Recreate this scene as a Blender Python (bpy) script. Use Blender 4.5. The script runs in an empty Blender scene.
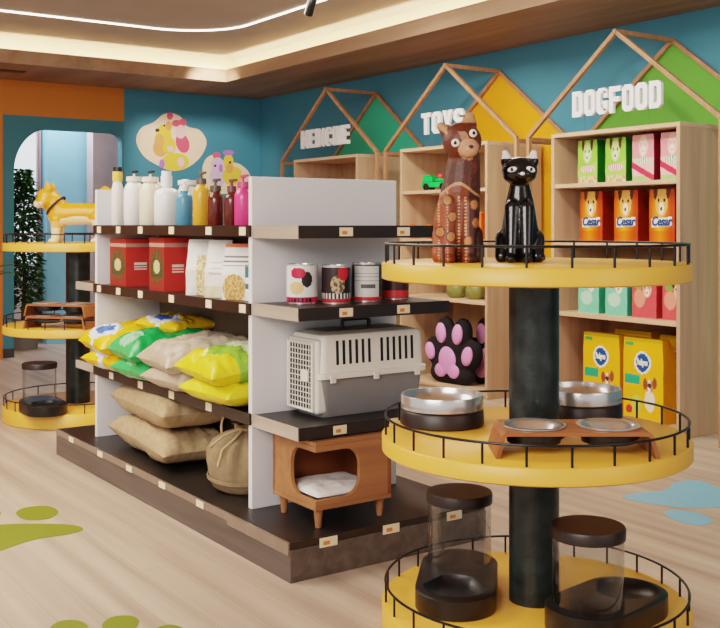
import bpy, bmesh, math, random
from mathutils import Vector, Matrix, noise

random.seed(7)
PI = math.pi
C = bpy.context.scene.collection
SC = bpy.context.scene

# ------------------------------------------------------------------ survey frame (camera at x=0,y=0,z=1.35)
EX, EY = (0.57020205, -0.82150449), (0.82150449, 0.57020205)   # room axes seen from the camera: (right, forward)
H = 1.35

def camxy(X, D):                       # right / forward metres -> room x, y
    return (X * EX[0] + D * EX[1], X * EY[0] + D * EY[1])

def ray(px, py):
    X = (px - 360) / 1033.0
    a, b = camxy(X, 1.0)
    return a, b, (225 - py) / 1033.0

def on_x(px, py, x):
    r = ray(px, py); t = x / r[0]
    return Vector((x, r[1] * t, r[2] * t + H))

def on_y(px, py, y):
    r = ray(px, py); t = y / r[1]
    return Vector((r[0] * t, y, r[2] * t + H))

def on_z(px, py, z):
    r = ray(px, py); t = (z - H) / r[2]
    return Vector((r[0] * t, r[1] * t, z))

# ------------------------------------------------------------------ materials
def lin(c):
    return tuple(((v / 255.0) / 12.92 if v / 255.0 <= 0.04045 else ((v / 255.0 + 0.055) / 1.055) ** 2.4) for v in c)

def _new(name):
    m = bpy.data.materials.new(name); m.use_nodes = True
    nt = m.node_tree
    return m, nt, nt.nodes['Principled BSDF']

def mat(name, c, rough=0.5, metal=0.0, var=0.08, scale=8.0, bump=0.0, spec=0.5, coat=0.0, bscale=None):
    m, nt, b = _new(name)
    col = lin(c)
    b.inputs['Roughness'].default_value = rough
    b.inputs['Metallic'].default_value = metal
    b.inputs['Specular IOR Level'].default_value = spec
    b.inputs['Coat Weight'].default_value = coat
    tc = nt.nodes.new('ShaderNodeTexCoord')
    n = nt.nodes.new('ShaderNodeTexNoise'); n.inputs['Scale'].default_value = scale; n.inputs['Detail'].default_value = 3
    nt.links.new(tc.outputs['Object'], n.inputs['Vector'])
    r = nt.nodes.new('ShaderNodeValToRGB')
    r.color_ramp.elements[0].position = 0.3; r.color_ramp.elements[1].position = 0.7
    r.color_ramp.elements[0].color = tuple(v * (1 - var) for v in col) + (1,)
    r.color_ramp.elements[1].color = tuple(min(1, v * (1 + var)) for v in col) + (1,)
    nt.links.new(n.outputs['Fac'], r.inputs['Fac'])
    nt.links.new(r.outputs['Color'], b.inputs['Base Color'])
    if bump:
        n2 = nt.nodes.new('ShaderNodeTexNoise'); n2.inputs['Scale'].default_value = bscale or scale * 6
        nt.links.new(tc.outputs['Object'], n2.inputs['Vector'])
        bp = nt.nodes.new('ShaderNodeBump'); bp.inputs['Strength'].default_value = bump; bp.inputs['Distance'].default_value = 0.01
        nt.links.new(n2.outputs['Fac'], bp.inputs['Height'])
        nt.links.new(bp.outputs['Normal'], b.inputs['Normal'])
    return m

def wood(name, c1, c2, axis='X', fine=18.0, stretch=0.06, rough=0.45, spec=0.4):
    m, nt, b = _new(name)
    tc = nt.nodes.new('ShaderNodeTexCoord')
    mp = nt.nodes.new('ShaderNodeMapping')
    s = [1.0, 1.0, 1.0]; s['XYZ'.index(axis)] = stretch
    mp.inputs['Scale'].default_value = s
    nt.links.new(tc.outputs['Object'], mp.inputs['Vector'])
    n = nt.nodes.new('ShaderNodeTexNoise'); n.inputs['Scale'].default_value = fine; n.inputs['Detail'].default_value = 5
    n.inputs['Distortion'].default_value = 0.4
    nt.links.new(mp.outputs['Vector'], n.inputs['Vector'])
    r = nt.nodes.new('ShaderNodeValToRGB')
    r.color_ramp.elements[0].position = 0.32; r.color_ramp.elements[1].position = 0.68
    r.color_ramp.elements[0].color = lin(c1) + (1,); r.color_ramp.elements[1].color = lin(c2) + (1,)
    nt.links.new(n.outputs['Fac'], r.inputs['Fac'])
    nt.links.new(r.outputs['Color'], b.inputs['Base Color'])
    b.inputs['Roughness'].default_value = rough
    b.inputs['Specular IOR Level'].default_value = spec
    bp = nt.nodes.new('ShaderNodeBump'); bp.inputs['Strength'].default_value = 0.05
    nt.links.new(n.outputs['Fac'], bp.inputs['Height']); nt.links.new(bp.outputs['Normal'], b.inputs['Normal'])
    return m

def printed(name, rough=0.4, bump=0.0, bscale=200.0):
    m, nt, b = _new(name)
    a = nt.nodes.new('ShaderNodeAttribute'); a.attribute_name = 'ink'
    tc = nt.nodes.new('ShaderNodeTexCoord')
    n = nt.nodes.new('ShaderNodeTexNoise'); n.inputs['Scale'].default_value = 30
    nt.links.new(tc.outputs['Object'], n.inputs['Vector'])
    mx = nt.nodes.new('ShaderNodeMix'); mx.data_type = 'RGBA'; mx.blend_type = 'MULTIPLY'
    mx.inputs['Factor'].default_value = 0.12
    nt.links.new(a.outputs['Color'], mx.inputs[6]); nt.links.new(n.outputs['Fac'], mx.inputs[7])
    nt.links.new(mx.outputs[2], b.inputs['Base Color'])
    b.inputs['Roughness'].default_value = rough
    if bump:
        n2 = nt.nodes.new('ShaderNodeTexNoise'); n2.inputs['Scale'].default_value = bscale
        nt.links.new(tc.outputs['Object'], n2.inputs['Vector'])
        bp = nt.nodes.new('ShaderNodeBump'); bp.inputs['Strength'].default_value = bump; bp.inputs['Distance'].default_value = 0.01
        nt.links.new(n2.outputs['Fac'], bp.inputs['Height']); nt.links.new(bp.outputs['Normal'], b.inputs['Normal'])
    return m

def emis(name, c, s):
    m = bpy.data.materials.new(name); m.use_nodes = True
    nt = m.node_tree; nt.nodes.clear()
    e = nt.nodes.new('ShaderNodeEmission'); o = nt.nodes.new('ShaderNodeOutputMaterial')
    e.inputs['Color'].default_value = lin(c) + (1,); e.inputs['Strength'].default_value = s
    nt.links.new(e.outputs[0], o.inputs[0])
    return m

def clear(name, tint=(235, 238, 240), gloss=0.16):
    m = bpy.data.materials.new(name); m.use_nodes = True
    nt = m.node_tree; nt.nodes.clear()
    t = nt.nodes.new('ShaderNodeBsdfTransparent'); t.inputs['Color'].default_value = lin(tint) + (1,)
    g = nt.nodes.new('ShaderNodeBsdfGlossy'); g.inputs['Roughness'].default_value = 0.04
    lw = nt.nodes.new('ShaderNodeLayerWeight'); lw.inputs['Blend'].default_value = gloss
    mx = nt.nodes.new('ShaderNodeMixShader'); o = nt.nodes.new('ShaderNodeOutputMaterial')
    nt.links.new(lw.outputs['Facing'], mx.inputs[0]); nt.links.new(t.outputs[0], mx.inputs[1]); nt.links.new(g.outputs[0], mx.inputs[2])
    nt.links.new(mx.outputs[0], o.inputs[0])
    return m

M = {}
M['cove_wall'] = mat('cream_cove_paint', (248, 234, 206), 0.8, var=0.02)
M['teal'] = mat('teal_paint', (66, 128, 150), 0.7, var=0.03, scale=2)
M['teal_deep'] = mat('deep_teal_paint', (58, 116, 130), 0.7, var=0.03, scale=2)
M['orange'] = mat('orange_paint', (194, 116, 40), 0.65, var=0.03, scale=2)
M['soffit'] = wood('soffit_wood', (136, 106, 86), (160, 130, 106), 'X', 7, 0.08, 0.6)
M['ceil'] = mat('ceiling_paint', (184, 174, 166), 0.8, var=0.06, scale=1.5)
M['oak'] = wood('pale_oak', (182, 146, 118), (200, 166, 136), 'Z', 14, 0.06)
M['oak_h'] = wood('pale_oak_shelf', (198, 164, 134), (214, 182, 152), 'X', 14, 0.06)
M['oak_back'] = wood('oak_backboard', (170, 136, 104), (190, 156, 122), 'Z', 12, 0.06)
M['beam'] = wood('beam_wood', (156, 112, 82), (178, 134, 100), 'Z', 20, 0.1)
M['white'] = mat('white_panel', (226, 224, 226), 0.5, var=0.02, scale=3)
M['grey_back'] = mat('taupe_backboard', (112, 94, 78), 0.6, var=0.05)
M['birch'] = wood('greyed_birch_edge', (158, 144, 131), (180, 166, 151), 'X', 16, 0.08)
M['darkwood'] = wood('dark_base_wood', (80, 70, 64), (100, 89, 82), 'X', 22, 0.05, 0.5)
M['shelf_top'] = mat('black_brown_shelf', (33, 28, 27), 0.4, var=0.15, scale=12)
M['rail_brown'] = mat('price_rail_brown', (42, 34, 31), 0.3, var=0.1)
M['rail_lip'] = mat('price_rail_lip', (128, 110, 96), 0.25, var=0.08)
M['tag'] = mat('cream_tag', (236, 216, 184), 0.5, var=0.04)
M['tag_mark'] = mat('orange_tag_mark', (214, 126, 70), 0.5, var=0.05)
M['yellow'] = mat('yellow_laminate', (232, 172, 72), 0.4, var=0.04, scale=3)
M['black_metal'] = mat('black_metal', (34, 36, 38), 0.35, 0.6, var=0.1)
M['stone'] = mat('mottled_dark_metal', (42, 50, 50), 0.34, 0.35, var=0.45, scale=14, bump=0.15, bscale=60)
M['black_plastic'] = mat('matte_black_plastic', (20, 19, 20), 0.38, var=0.08)
M['lid_brown'] = mat('black_brown_lid', (34, 22, 19), 0.42, var=0.1)
M['steel'] = mat('brushed_steel', (206, 205, 204), 0.24, 0.8, var=0.05, scale=30)
M['walnut'] = wood('bent_ply', (140, 82, 48), (166, 104, 64), 'X', 22, 0.08)
M['cathouse'] = wood('cat_house_ply', (146, 98, 64), (168, 116, 78), 'Y', 18, 0.08)
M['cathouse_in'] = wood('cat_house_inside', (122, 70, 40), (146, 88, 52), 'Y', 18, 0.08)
M['cushion'] = mat('white_cushion', (228, 224, 222), 0.9, var=0.05, bump=0.3, bscale=90)
M['letter'] = mat('white_letter', (244, 244, 246), 0.4, var=0.01)
M['carrier_w'] = mat('cream_white_plastic', (226, 222, 212), 0.4, var=0.02)
M['carrier_g'] = mat('grey_plastic', (128, 126, 128), 0.45, var=0.04)
M['carrier_tray'] = mat('beige_plastic', (168, 158, 140), 0.45, var=0.03)
M['burlap'] = mat('burlap_weave', (176, 150, 116), 0.95, var=0.14, scale=40, bump=0.5, bscale=260)
M['canvas'] = mat('brown_canvas', (138, 116, 88), 0.9, var=0.12, scale=30, bump=0.4, bscale=220)
M['rope'] = mat('cotton_rope', (176, 152, 116), 0.9, var=0.1, scale=60)
M['print'] = printed('printed_film', 0.35)
M['print_matte'] = printed('painted_figure', 0.3, 0.1, 60)
M['print_carved'] = printed('carved_wood', 0.48, 0.25, 90)
M['print_gloss'] = printed('glossy_painted_figure', 0.16)
M['gum_yellow'] = printed('crinkled_film', 0.3, 0.35, 28)
M['glass'] = clear('clear_acrylic')
M['led'] = emis('led_line', (255, 236, 214), 7.0)
M['cove'] = emis('cove_led', (255, 230, 186), 34.0)
M['daylight'] = emis('window_daylight', (232, 238, 248), 1.7)
M['curtain'] = mat('mauve_grey_curtain', (176, 160, 162), 0.9, var=0.05)
M['sky_blue'] = mat('light_blue_paint', (128, 188, 214), 0.7, var=0.03)
M['baseboard'] = mat('dark_baseboard', (52, 50, 52), 0.5)
M['leaf'] = mat('leaf_green', (46, 92, 40), 0.5, var=0.4, scale=6)
M['bark'] = mat('bark_brown', (90, 66, 46), 0.9, var=0.2)
M['pot'] = mat('grey_pot', (120, 116, 112), 0.7)
M['peach'] = mat('peach_decal', (246, 216, 186), 0.6, var=0.02)
M['pup_yellow'] = mat('decal_yellow', (238, 200, 76), 0.6, var=0.04)
M['pup_orange'] = mat('decal_orange', (232, 160, 92), 0.6, var=0.04)
M['pup_pink'] = mat('decal_pink', (232, 92, 116), 0.6, var=0.04)
M['pup_blush'] = mat('decal_blush', (246, 196, 196), 0.6, var=0.03)
M['pup_purple'] = mat('decal_purple', (178, 122, 196), 0.6, var=0.04)
M['pup_lilac'] = mat('decal_lilac', (216, 186, 220), 0.6, var=0.04)
M['pup_dark'] = mat('decal_dark', (60, 40, 36), 0.6)
M['panel_mint'] = mat('mint_green_paint', (54, 172, 140), 0.65, var=0.03, scale=2)
M['panel_yellow'] = mat('golden_yellow_paint', (228, 154, 14), 0.65, var=0.03, scale=2)
M['panel_green'] = mat('leaf_green_paint', (92, 160, 56), 0.65, var=0.03, scale=2)
M['decal_green'] = mat('olive_green_vinyl', (118, 126, 36), 0.45, var=0.03)
M['decal_blue'] = mat('pale_blue_vinyl', (122, 182, 206), 0.45, var=0.03)
M['plush_black'] = mat('black_plush', (22, 20, 22), 0.95, var=0.2, bump=0.3, bscale=120)
M['plush_pink'] = mat('pink_plush', (228, 152, 208), 0.9, var=0.06, bump=0.2, bscale=120)
M['toy_green'] = mat('bright_green_plastic', (24, 200, 88), 0.3, var=0.05)
M['toy_red'] = mat('red_plastic', (226, 66, 84), 0.3, var=0.05)
M['toy_orange'] = mat('orange_plastic', (240, 104, 34), 0.35, var=0.05)
M['olive'] = mat('olive_glaze', (122, 122, 62), 0.35, var=0.2, scale=20)
M['eye_cream'] = mat('eye_cream', (236, 226, 206), 0.25)
M['eye_black'] = mat('eye_black', (14, 12, 12), 0.15)
M['eye_white'] = mat('white_enamel', (240, 238, 236), 0.3)
M['collar'] = mat('black_collar', (36, 28, 26), 0.5)
M['ink_white'] = mat('white_ink', (244, 244, 242), 0.5, var=0.01)
M['ink_blue'] = mat('blue_ink', (28, 66, 122), 0.5, var=0.01)
M['ink_red'] = mat('red_ink', (196, 40, 60), 0.5, var=0.01)

def floor_mat():
    m, nt, b = _new('light_plank_floor')
    tc = nt.nodes.new('ShaderNodeTexCoord')
    mp = nt.nodes.new('ShaderNodeMapping'); mp.inputs['Scale'].default_value = (0.035, 1, 1)
    nt.links.new(tc.outputs['Object'], mp.inputs['Vector'])
    n = nt.nodes.new('ShaderNodeTexNoise'); n.inputs['Scale'].default_value = 9; n.inputs['Detail'].default_value = 6
    nt.links.new(mp.outputs['Vector'], n.inputs['Vector'])
    r = nt.nodes.new('ShaderNodeValToRGB')
    r.color_ramp.elements[0].position = 0.3; r.color_ramp.elements[1].position = 0.7
    r.color_ramp.elements[0].color = lin((162, 138, 122)) + (1,); r.color_ramp.elements[1].color = lin((202, 181, 162)) + (1,)
    nt.links.new(n.outputs['Fac'], r.inputs['Fac'])
    br = nt.nodes.new('ShaderNodeTexBrick')
    br.inputs['Scale'].default_value = 1.0; br.inputs['Brick Width'].default_value = 1.9; br.inputs['Row Height'].default_value = 0.145
    br.inputs['Mortar Size'].default_value = 0.002; br.inputs['Color1'].default_value = (1, 1, 1, 1)
    br.inputs['Color2'].default_value = (0.9, 0.89, 0.88, 1); br.inputs['Mortar'].default_value = (0.72, 0.68, 0.64, 1)
    nt.links.new(tc.outputs['Object'], br.inputs['Vector'])
    mx = nt.nodes.new('ShaderNodeMix'); mx.data_type = 'RGBA'; mx.blend_type = 'MULTIPLY'; mx.inputs['Factor'].default_value = 0.8
    nt.links.new(r.outputs['Color'], mx.inputs[6]); nt.links.new(br.outputs['Color'], mx.inputs[7])
    nt.links.new(mx.outputs[2], b.inputs['Base Color'])
    b.inputs['Roughness'].default_value = 0.42; b.inputs['Specular IOR Level'].default_value = 0.4
    return m
M['floor'] = floor_mat()

# ------------------------------------------------------------------ mesh helpers
class MB:
    def __init__(s):
        s.bm = bmesh.new(); s.mi = 0
    def _mark(s, n0):
        s.bm.faces.ensure_lookup_table()
        for f in s.bm.faces[n0:]: f.material_index = s.mi
    def face(s, vs):
        try:
            f = s.bm.faces.new(vs); f.material_index = s.mi; return f
        except ValueError:
            return None
    def box(s, x0, x1, y0, y1, z0, z1, rot=None, at=None):
        v = [s.bm.verts.new((x, y, z)) for z in (z0, z1) for x, y in ((x0, y0), (x1, y0), (x1, y1), (x0, y1))]
        for a in ((3, 2, 1, 0), (4, 5, 6, 7), (0, 1, 5, 4), (1, 2, 6, 5), (2, 3, 7, 6), (3, 0, 4, 7)): s.face([v[i] for i in a])
        if rot is not None:
            for q in v: q.co = rot @ q.co + Vector(at or (0, 0, 0))
        return s
    def prism(s, pts, fn, d0, d1):            # pts 2-D counter-clockwise, fn(u,v,d)->xyz
        a = [s.bm.verts.new(fn(u, v, d0)) for u, v in pts]; b = [s.bm.verts.new(fn(u, v, d1)) for u, v in pts]
        s.face(list(reversed(a))); s.face(b); n = len(pts)
        for i in range(n): s.face([a[i], a[(i + 1) % n], b[(i + 1) % n], b[i]])
        return s
    def lathe(s, prof, seg=32, c=(0, 0, 0), fn=None):   # prof: (r,z) bottom->top; r=0 closes
        rings = []
        for r, z in prof:
            if r < 1e-6: rings.append([s.bm.verts.new((c[0], c[1], c[2] + z))])
            else:
                ring = []
                for i in range(seg):
                    t = 2 * PI * i / seg; rr, zz = (r, z) if fn is None else fn(r, z, t)
                    ring.append(s.bm.verts.new((c[0] + rr * math.cos(t), c[1] + rr * math.sin(t), c[2] + zz)))
                rings.append(ring)
        for A, B in zip(rings, rings[1:]):
            if len(A) == 1 and len(B) == 1: continue
            for i in range(seg):
                j = (i + 1) % seg
                if len(A) == 1: s.face([A[0], B[j], B[i]])
                elif len(B) == 1: s.face([A[i], A[j], B[0]])
                else: s.face([A[i], A[j], B[j], B[i]])
        return s
    def tube(s, pts, r, seg=8, closed=False):
        P = [Vector(p) for p in pts]; n = len(P); rings = []
        up = Vector((0, 0, 1)); prev = None
        for i in range(n):
            if closed: t = (P[(i + 1) % n] - P[i - 1])
            else: t = P[min(i + 1, n - 1)] - P[max(i - 1, 0)]
            t.normalize()
            if prev is None:
                a = t.cross(up if abs(t.z) < 0.9 else Vector((1, 0, 0))).normalized()
            else:
                a = (prev - t * prev.dot(t)).normalized()
            prev = a; b = t.cross(a)
            rr = r[i] if isinstance(r, (list, tuple)) else r
            rings.append([s.bm.verts.new(P[i] + (a * math.cos(2 * PI * k / seg) + b * math.sin(2 * PI * k / seg)) * rr) for k in range(seg)])
        for i in range(n if closed else n - 1):
            A, B = rings[i], rings[(i + 1) % n]
            for k in range(seg): s.face([A[k], A[(k + 1) % seg], B[(k + 1) % seg], B[k]])
        if not closed:
            s.face(list(reversed(rings[0]))); s.face(rings[-1])
        return s
    def ell(s, c, r, rot=None, seg=20):
        n0 = len(s.bm.faces)
        mt = Matrix.Translation(c) @ (rot.to_4x4() if rot is not None else Matrix.Identity(4)) @ Matrix.Diagonal((r[0], r[1], r[2], 1))
        bmesh.ops.create_uvsphere(s.bm, u_segments=seg, v_segments=max(8, seg // 2 + 2), radius=1, matrix=mt)
        s._mark(n0); return s
    def bar(s, p, q, w, h):                   # square beam from p to q
        p, q = Vector(p), Vector(q); d = (q - p); L = d.length; d.normalize()
        up = Vector((0, 1, 0)) if abs(d.y) < 0.9 else Vector((0, 0, 1))
        a = d.cross(up).normalized(); b = a.cross(d)
        v = [s.bm.verts.new(o + a * i * w / 2 + b * j * h / 2) for o in (p, q) for i, j in ((-1, -1), (1, -1), (1, 1), (-1, 1))]
        for f in ((3, 2, 1, 0), (4, 5, 6, 7), (0, 1, 5, 4), (1, 2, 6, 5), (2, 3, 7, 6), (3, 0, 4, 7)): s.face([v[i] for i in f])
        return s
    def build(s, name, mats, parent=None, smooth=False, bevel=0, seg=2, angle=35):
        bmesh.ops.recalc_face_normals(s.bm, faces=s.bm.faces)
        me = bpy.data.meshes.new(name); s.bm.to_mesh(me); s.bm.free()
        if not isinstance(mats, (list, tuple)): mats = [mats]
        for q in mats: me.materials.append(q if not isinstance(q, str) else M[q])
        o = bpy.data.objects.new(name, me); C.objects.link(o)
        if parent is not None: o.parent = parent
        if smooth:
            for p in me.polygons: p.use_smooth = True
            me.set_sharp_from_angle(angle=math.radians(angle))
        if bevel:
            b = o.modifiers.new('Bevel', 'BEVEL'); b.width = bevel; b.segments = seg; b.limit_method = 'ANGLE'; b.angle_limit = math.radians(40)
        return o

def thing(name, label, cat, loc=(0, 0, 0), rotz=0.0, group=None):
    o = bpy.data.objects.new(name, None); C.objects.link(o)
    o.empty_display_size = 0.1
    o.location = loc; o.rotation_euler = (0, 0, rotz)
    return tag(o, label, cat, group)

def tag(o, label, cat, group=None):
    o['label'] = label; o['category'] = cat
    if group: o['group'] = group
    return o

def struct(o, label=None):
    o['kind'] = 'structure'
    if label: o['label'] = label
    return o

def dup(root, loc, rotz=None, label=None, group=None, scale=None, rot=None):
    def cp(o, parent):
        c = o.copy(); C.objects.link(c)
        if parent is not None: c.parent = parent
        for ch in list(o.children): cp(ch, c)
        return c
    r = cp(root, None); r.location = loc
    if rotz is not None: r.rotation_euler = (0, 0, rotz)
    if rot is not None: r.rotation_euler = rot
    if label: r['label'] = label
    if group: r['group'] = group
    if scale: r.scale = scale
    return r

def bx(name, m, parent, *b, bevel=0):
    return MB().box(*b).build(name, m, parent, bevel=bevel)

def ink(o, fn):                               # fn(face centre, normal) -> srgb colour, written per face corner
    me = o.data
    at = me.color_attributes.new('ink', 'FLOAT_COLOR', 'CORNER')
    for p in me.polygons:
        c = fn(p.center, p.normal); c = lin(c) + (1,)
        for li in p.loop_indices: at.data[li].color = c
    return o

def bake(o):
    dg = bpy.context.evaluated_depsgraph_get(); dg.update()
    me = bpy.data.meshes.new_from_object(o.evaluated_get(dg))
    o.modifiers.clear(); o.data = me
    return o

def blob(name, prims, voxel, fn=None, m='print_matte', parent=None, smooth=6, flat=None):
    b = MB()
    for p in prims:
        if p[0] == 'e': b.ell(p[1], p[2], p[3] if len(p) > 3 else None, 18)
        else:
            pts, rad = p[1], p[2]
            P = []; R = []
            for i in range(len(pts) - 1):
                for k in range(6):
                    t = k / 6; P.append(Vector(pts[i]).lerp(Vector(pts[i + 1]), t)); R.append(rad[i] * (1 - t) + rad[i + 1] * t)
            P.append(Vector(pts[-1])); R.append(rad[-1])
            b.tube(P, R, 14)
            if len(p) < 4:
                b.ell(pts[0], (rad[0],) * 3, None, 14); b.ell(pts[-1], (rad[-1],) * 3, None, 14)
    o = b.build(name, m, parent)
    r = o.modifiers.new('R', 'REMESH'); r.mode = 'VOXEL'; r.voxel_size = voxel
    s = o.modifiers.new('S', 'SMOOTH'); s.iterations = smooth; s.factor = 0.5
    bake(o)
    if flat is not None:
        for v in o.data.vertices:
            if v.co.z < flat: v.co.z = flat
    for p in o.data.polygons: p.use_smooth = True
    if fn: ink(o, fn)
    return o

def gridbox(n, f):                            # closed unit box subdivided n=(nx,ny,nz); f(u,v,w)->xyz
    b = MB(); V = {}
    nx, ny, nz = n
    def g(i, j, k):
        if (i, j, k) not in V: V[(i, j, k)] = b.bm.verts.new(f(i / nx, j / ny, k / nz))
        return V[(i, j, k)]
    for i in range(nx):
        for j in range(ny):
            b.face([g(i, j, 0), g(i, j + 1, 0), g(i + 1, j + 1, 0), g(i + 1, j, 0)]); b.face([g(i, j, nz), g(i + 1, j, nz), g(i + 1, j + 1, nz), g(i, j + 1, nz)])
    for i in range(nx):
        for k in range(nz):
            b.face([g(i, 0, k), g(i + 1, 0, k), g(i + 1, 0, k + 1), g(i, 0, k + 1)]); b.face([g(i, ny, k), g(i, ny, k + 1), g(i + 1, ny, k + 1), g(i + 1, ny, k)])
    for j in range(ny):
        for k in range(nz):
            b.face([g(0, j, k), g(0, j, k + 1), g(0, j + 1, k + 1), g(0, j + 1, k)]); b.face([g(nx, j, k), g(nx, j + 1, k), g(nx, j + 1, k + 1), g(nx, j, k + 1)])
    return b

def text(name, s, size, m, parent, loc, rot, xs=1.0, off=0.0, ext=0.01, align='CENTER', shear=0.0):
    cu = bpy.data.curves.new(name, 'FONT'); cu.body = s; cu.size = size; cu.align_x = align
    cu.offset = off; cu.extrude = ext; cu.shear = shear; cu.resolution_u = 3
    o = bpy.data.objects.new(name, cu); C.objects.link(o)
    dg = bpy.context.evaluated_depsgraph_get(); dg.update()
    me = bpy.data.meshes.new_from_object(o.evaluated_get(dg))
    bpy.data.objects.remove(o)
    mt = Matrix.Translation(loc) @ rot.to_4x4() @ Matrix.Diagonal((xs, 1, 1, 1))
    me.transform(mt)
    me.materials.clear(); me.materials.append(M[m])
    for p in me.polygons: p.material_index = 0
    o = bpy.data.objects.new(name, me); C.objects.link(o)
    if parent is not None: o.parent = parent
    return o

ROT_FRONT = Matrix(((1, 0, 0), (0, 0, -1), (0, 1, 0)))           # text faces -y, reads along +x
def ellipse(cx, cy, rx, ry, n=28, a=0.0):
    r = []
    for i in range(n):
        t = 2 * PI * i / n; x, y = rx * math.cos(t), ry * math.sin(t)
        r.append((cx + x * math.cos(a) - y * math.sin(a), cy + x * math.sin(a) + y * math.cos(a)))
    return r
def spline(P, n=8):                            # closed catmull-rom through 2-D points
    r = []; N = len(P)
    for i in range(N):
        p0, p1, p2, p3 = (Vector(P[(i + k) % N]) for k in (-1, 0, 1, 2))
        for k in range(n):
            t = k / n
            r.append(tuple(0.5 * ((2 * p1) + (p2 - p0) * t + (2 * p0 - 5 * p1 + 4 * p2 - p3) * t * t + (3 * p1 - p0 - 3 * p2 + p3) * t ** 3)))
    return r
def hitell(x, z, cx, cz, rx, rz): return ((x - cx) / rx) ** 2 + ((z - cz) / rz) ** 2 < 1

# ------------------------------------------------------------------ room shell
LW, BW = -10.68, 5.977
ZC, ZL, ZU = 2.83, 2.957, 3.10
LX, LY = -9.574, 4.957
struct(bx('floor', 'floor', None, -14.5, 3.0, -5.0, BW + 0.1, -0.08, 0))
struct(bx('wall_back', 'teal', None, LW - 0.1, 3.0, BW, BW + 0.12, 0, 3.2))
# left wall with an opening (rounded at its left top corner)
def wl(name, m, y0, y1, z0, z1, x=LW): return struct(bx(name, m, None, x - 0.12, x, y0, y1, z0, z1))
OY0, OY1, OZ = 3.112, 4.27, 2.345
wl('wall_left', 'teal', 4.292, BW, 0, 3.2)
wl('wall_left.001', 'orange', -5.0, 3.0, 0, 3.2)
wl('wall_left.002', 'orange', 3.0, 4.292, 2.475, 3.2)
pts = [(3.0, 0), (OY0, 0)]
for i in range(13):
    t = PI - (PI / 2) * i / 12
    pts.append((OY0 + 0.36 + 0.36 * math.cos(t), OZ - 0.45 + 0.45 * math.sin(t)))
for i in range(7):
    t = PI / 2 - (PI / 2) * i / 6
    pts.append((OY1 - 0.10 + 0.10 * math.cos(t), OZ - 0.10 + 0.10 * math.sin(t)))
pts += [(OY1, 0), (4.292, 0), (4.292, 2.475), (3.0, 2.475)]
struct(MB().prism(pts, lambda u, v, d: (d, u, v), LW - 0.12, LW).build('wall_left.003', 'teal_deep'))
struct(bx('baseboard_left', 'baseboard', None, LW, LW + 0.015, 3.0, OY0, 0, 0.09))
struct(bx('baseboard_left.001', 'baseboard', None, LW, LW + 0.015, 4.292, BW, 0, 0.09))
# the space seen through the opening
XB = -11.95
struct(bx('wall_beyond', 'white', None, XB - 0.12, XB, 1.5, 6.5, 0, 3.2))
struct(bx('wall_beyond.001', 'white', None, XB, LW - 0.12, 6.38, 6.5, 0, 3.2))
def beyond(px0, px1, x): return on_x(px0, 200, x).y, on_x(px1, 200, x).y
a, b = beyond(10, 37, XB + 0.02)
struct(bx('window_1', 'daylight', None, XB, XB + 0.02, a - 0.3, b, 0.9, 2.75))
a, b = beyond(47, 90, -11.6); struct(bx('wall_partition', 'sky_blue', None, -11.9, -11.6, a, b, 0, 3.1))
a, b = beyond(93, 126, -11.3); struct(bx('trim_1', 'curtain', None, -11.5, -11.3, a, b + 0.2, 0, 3.1))
a, b = beyond(36, 47, -11.78)
cv = MB(); n = 24
for i in range(n + 1):
    y = a + (b - a + 0.1) * i / n; x = -11.78 + 0.03 * math.sin(i * 1.6)
    p0 = cv.bm.verts.new((x, y, 0.02)); p1 = cv.bm.verts.new((x, y, 2.9))
    if i: cv.face([q0, p0, p1, q1])
    q0, q1 = p0, p1
tag(cv.build('curtain', 'curtain', None, smooth=True, angle=80), 'mauve grey curtain hanging beside the bright window beyond the arched opening', 'curtain')
# ceiling: soffit round the walls with an upstand, recessed ceiling above
struct(bx('ceiling', 'ceil', None, LW - 0.1, 3.0, -5.0, BW + 0.1, ZU, ZU + 0.1))
struct(bx('ceiling_soffit', 'soffit', None, LW, LX - 0.02, -5.0, BW, ZC, ZC + 0.02))
struct(bx('ceiling_soffit.001', 'soffit', None, LX - 0.02, 3.0, LY + 0.02, BW, ZC, ZC + 0.02))
struct(bx('trim_2', 'soffit', None, LX - 0.02, LX, -5.0, LY, ZC, ZL))
struct(bx('trim_3', 'soffit', None, LX - 0.02, 3.0, LY, LY + 0.02, ZC, ZL))
struct(bx('trim_4', 'cove_wall', None, LX - 0.21, LX - 0.19, -5.0, LY + 0.21, ZC + 0.02, ZU))
struct(bx('trim_5', 'cove_wall', None, LX - 0.21, 3.0, LY + 0.19, LY + 0.21, ZC + 0.02, ZU))
tag(bx('cove_light', 'cove', None, LX - 0.07, LX - 0.035, -4.5, LY + 0.07, ZC + 0.02, ZC + 0.04), 'warm cove light strip hidden above the soffit of the arch wall', 'light strip')
tag(bx('cove_light', 'cove', None, LX - 0.03, 2.5, LY + 0.035, LY + 0.07, ZC + 0.02, ZC + 0.04), 'warm cove light strip hidden above the soffit of the shelf wall', 'light strip')
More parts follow.
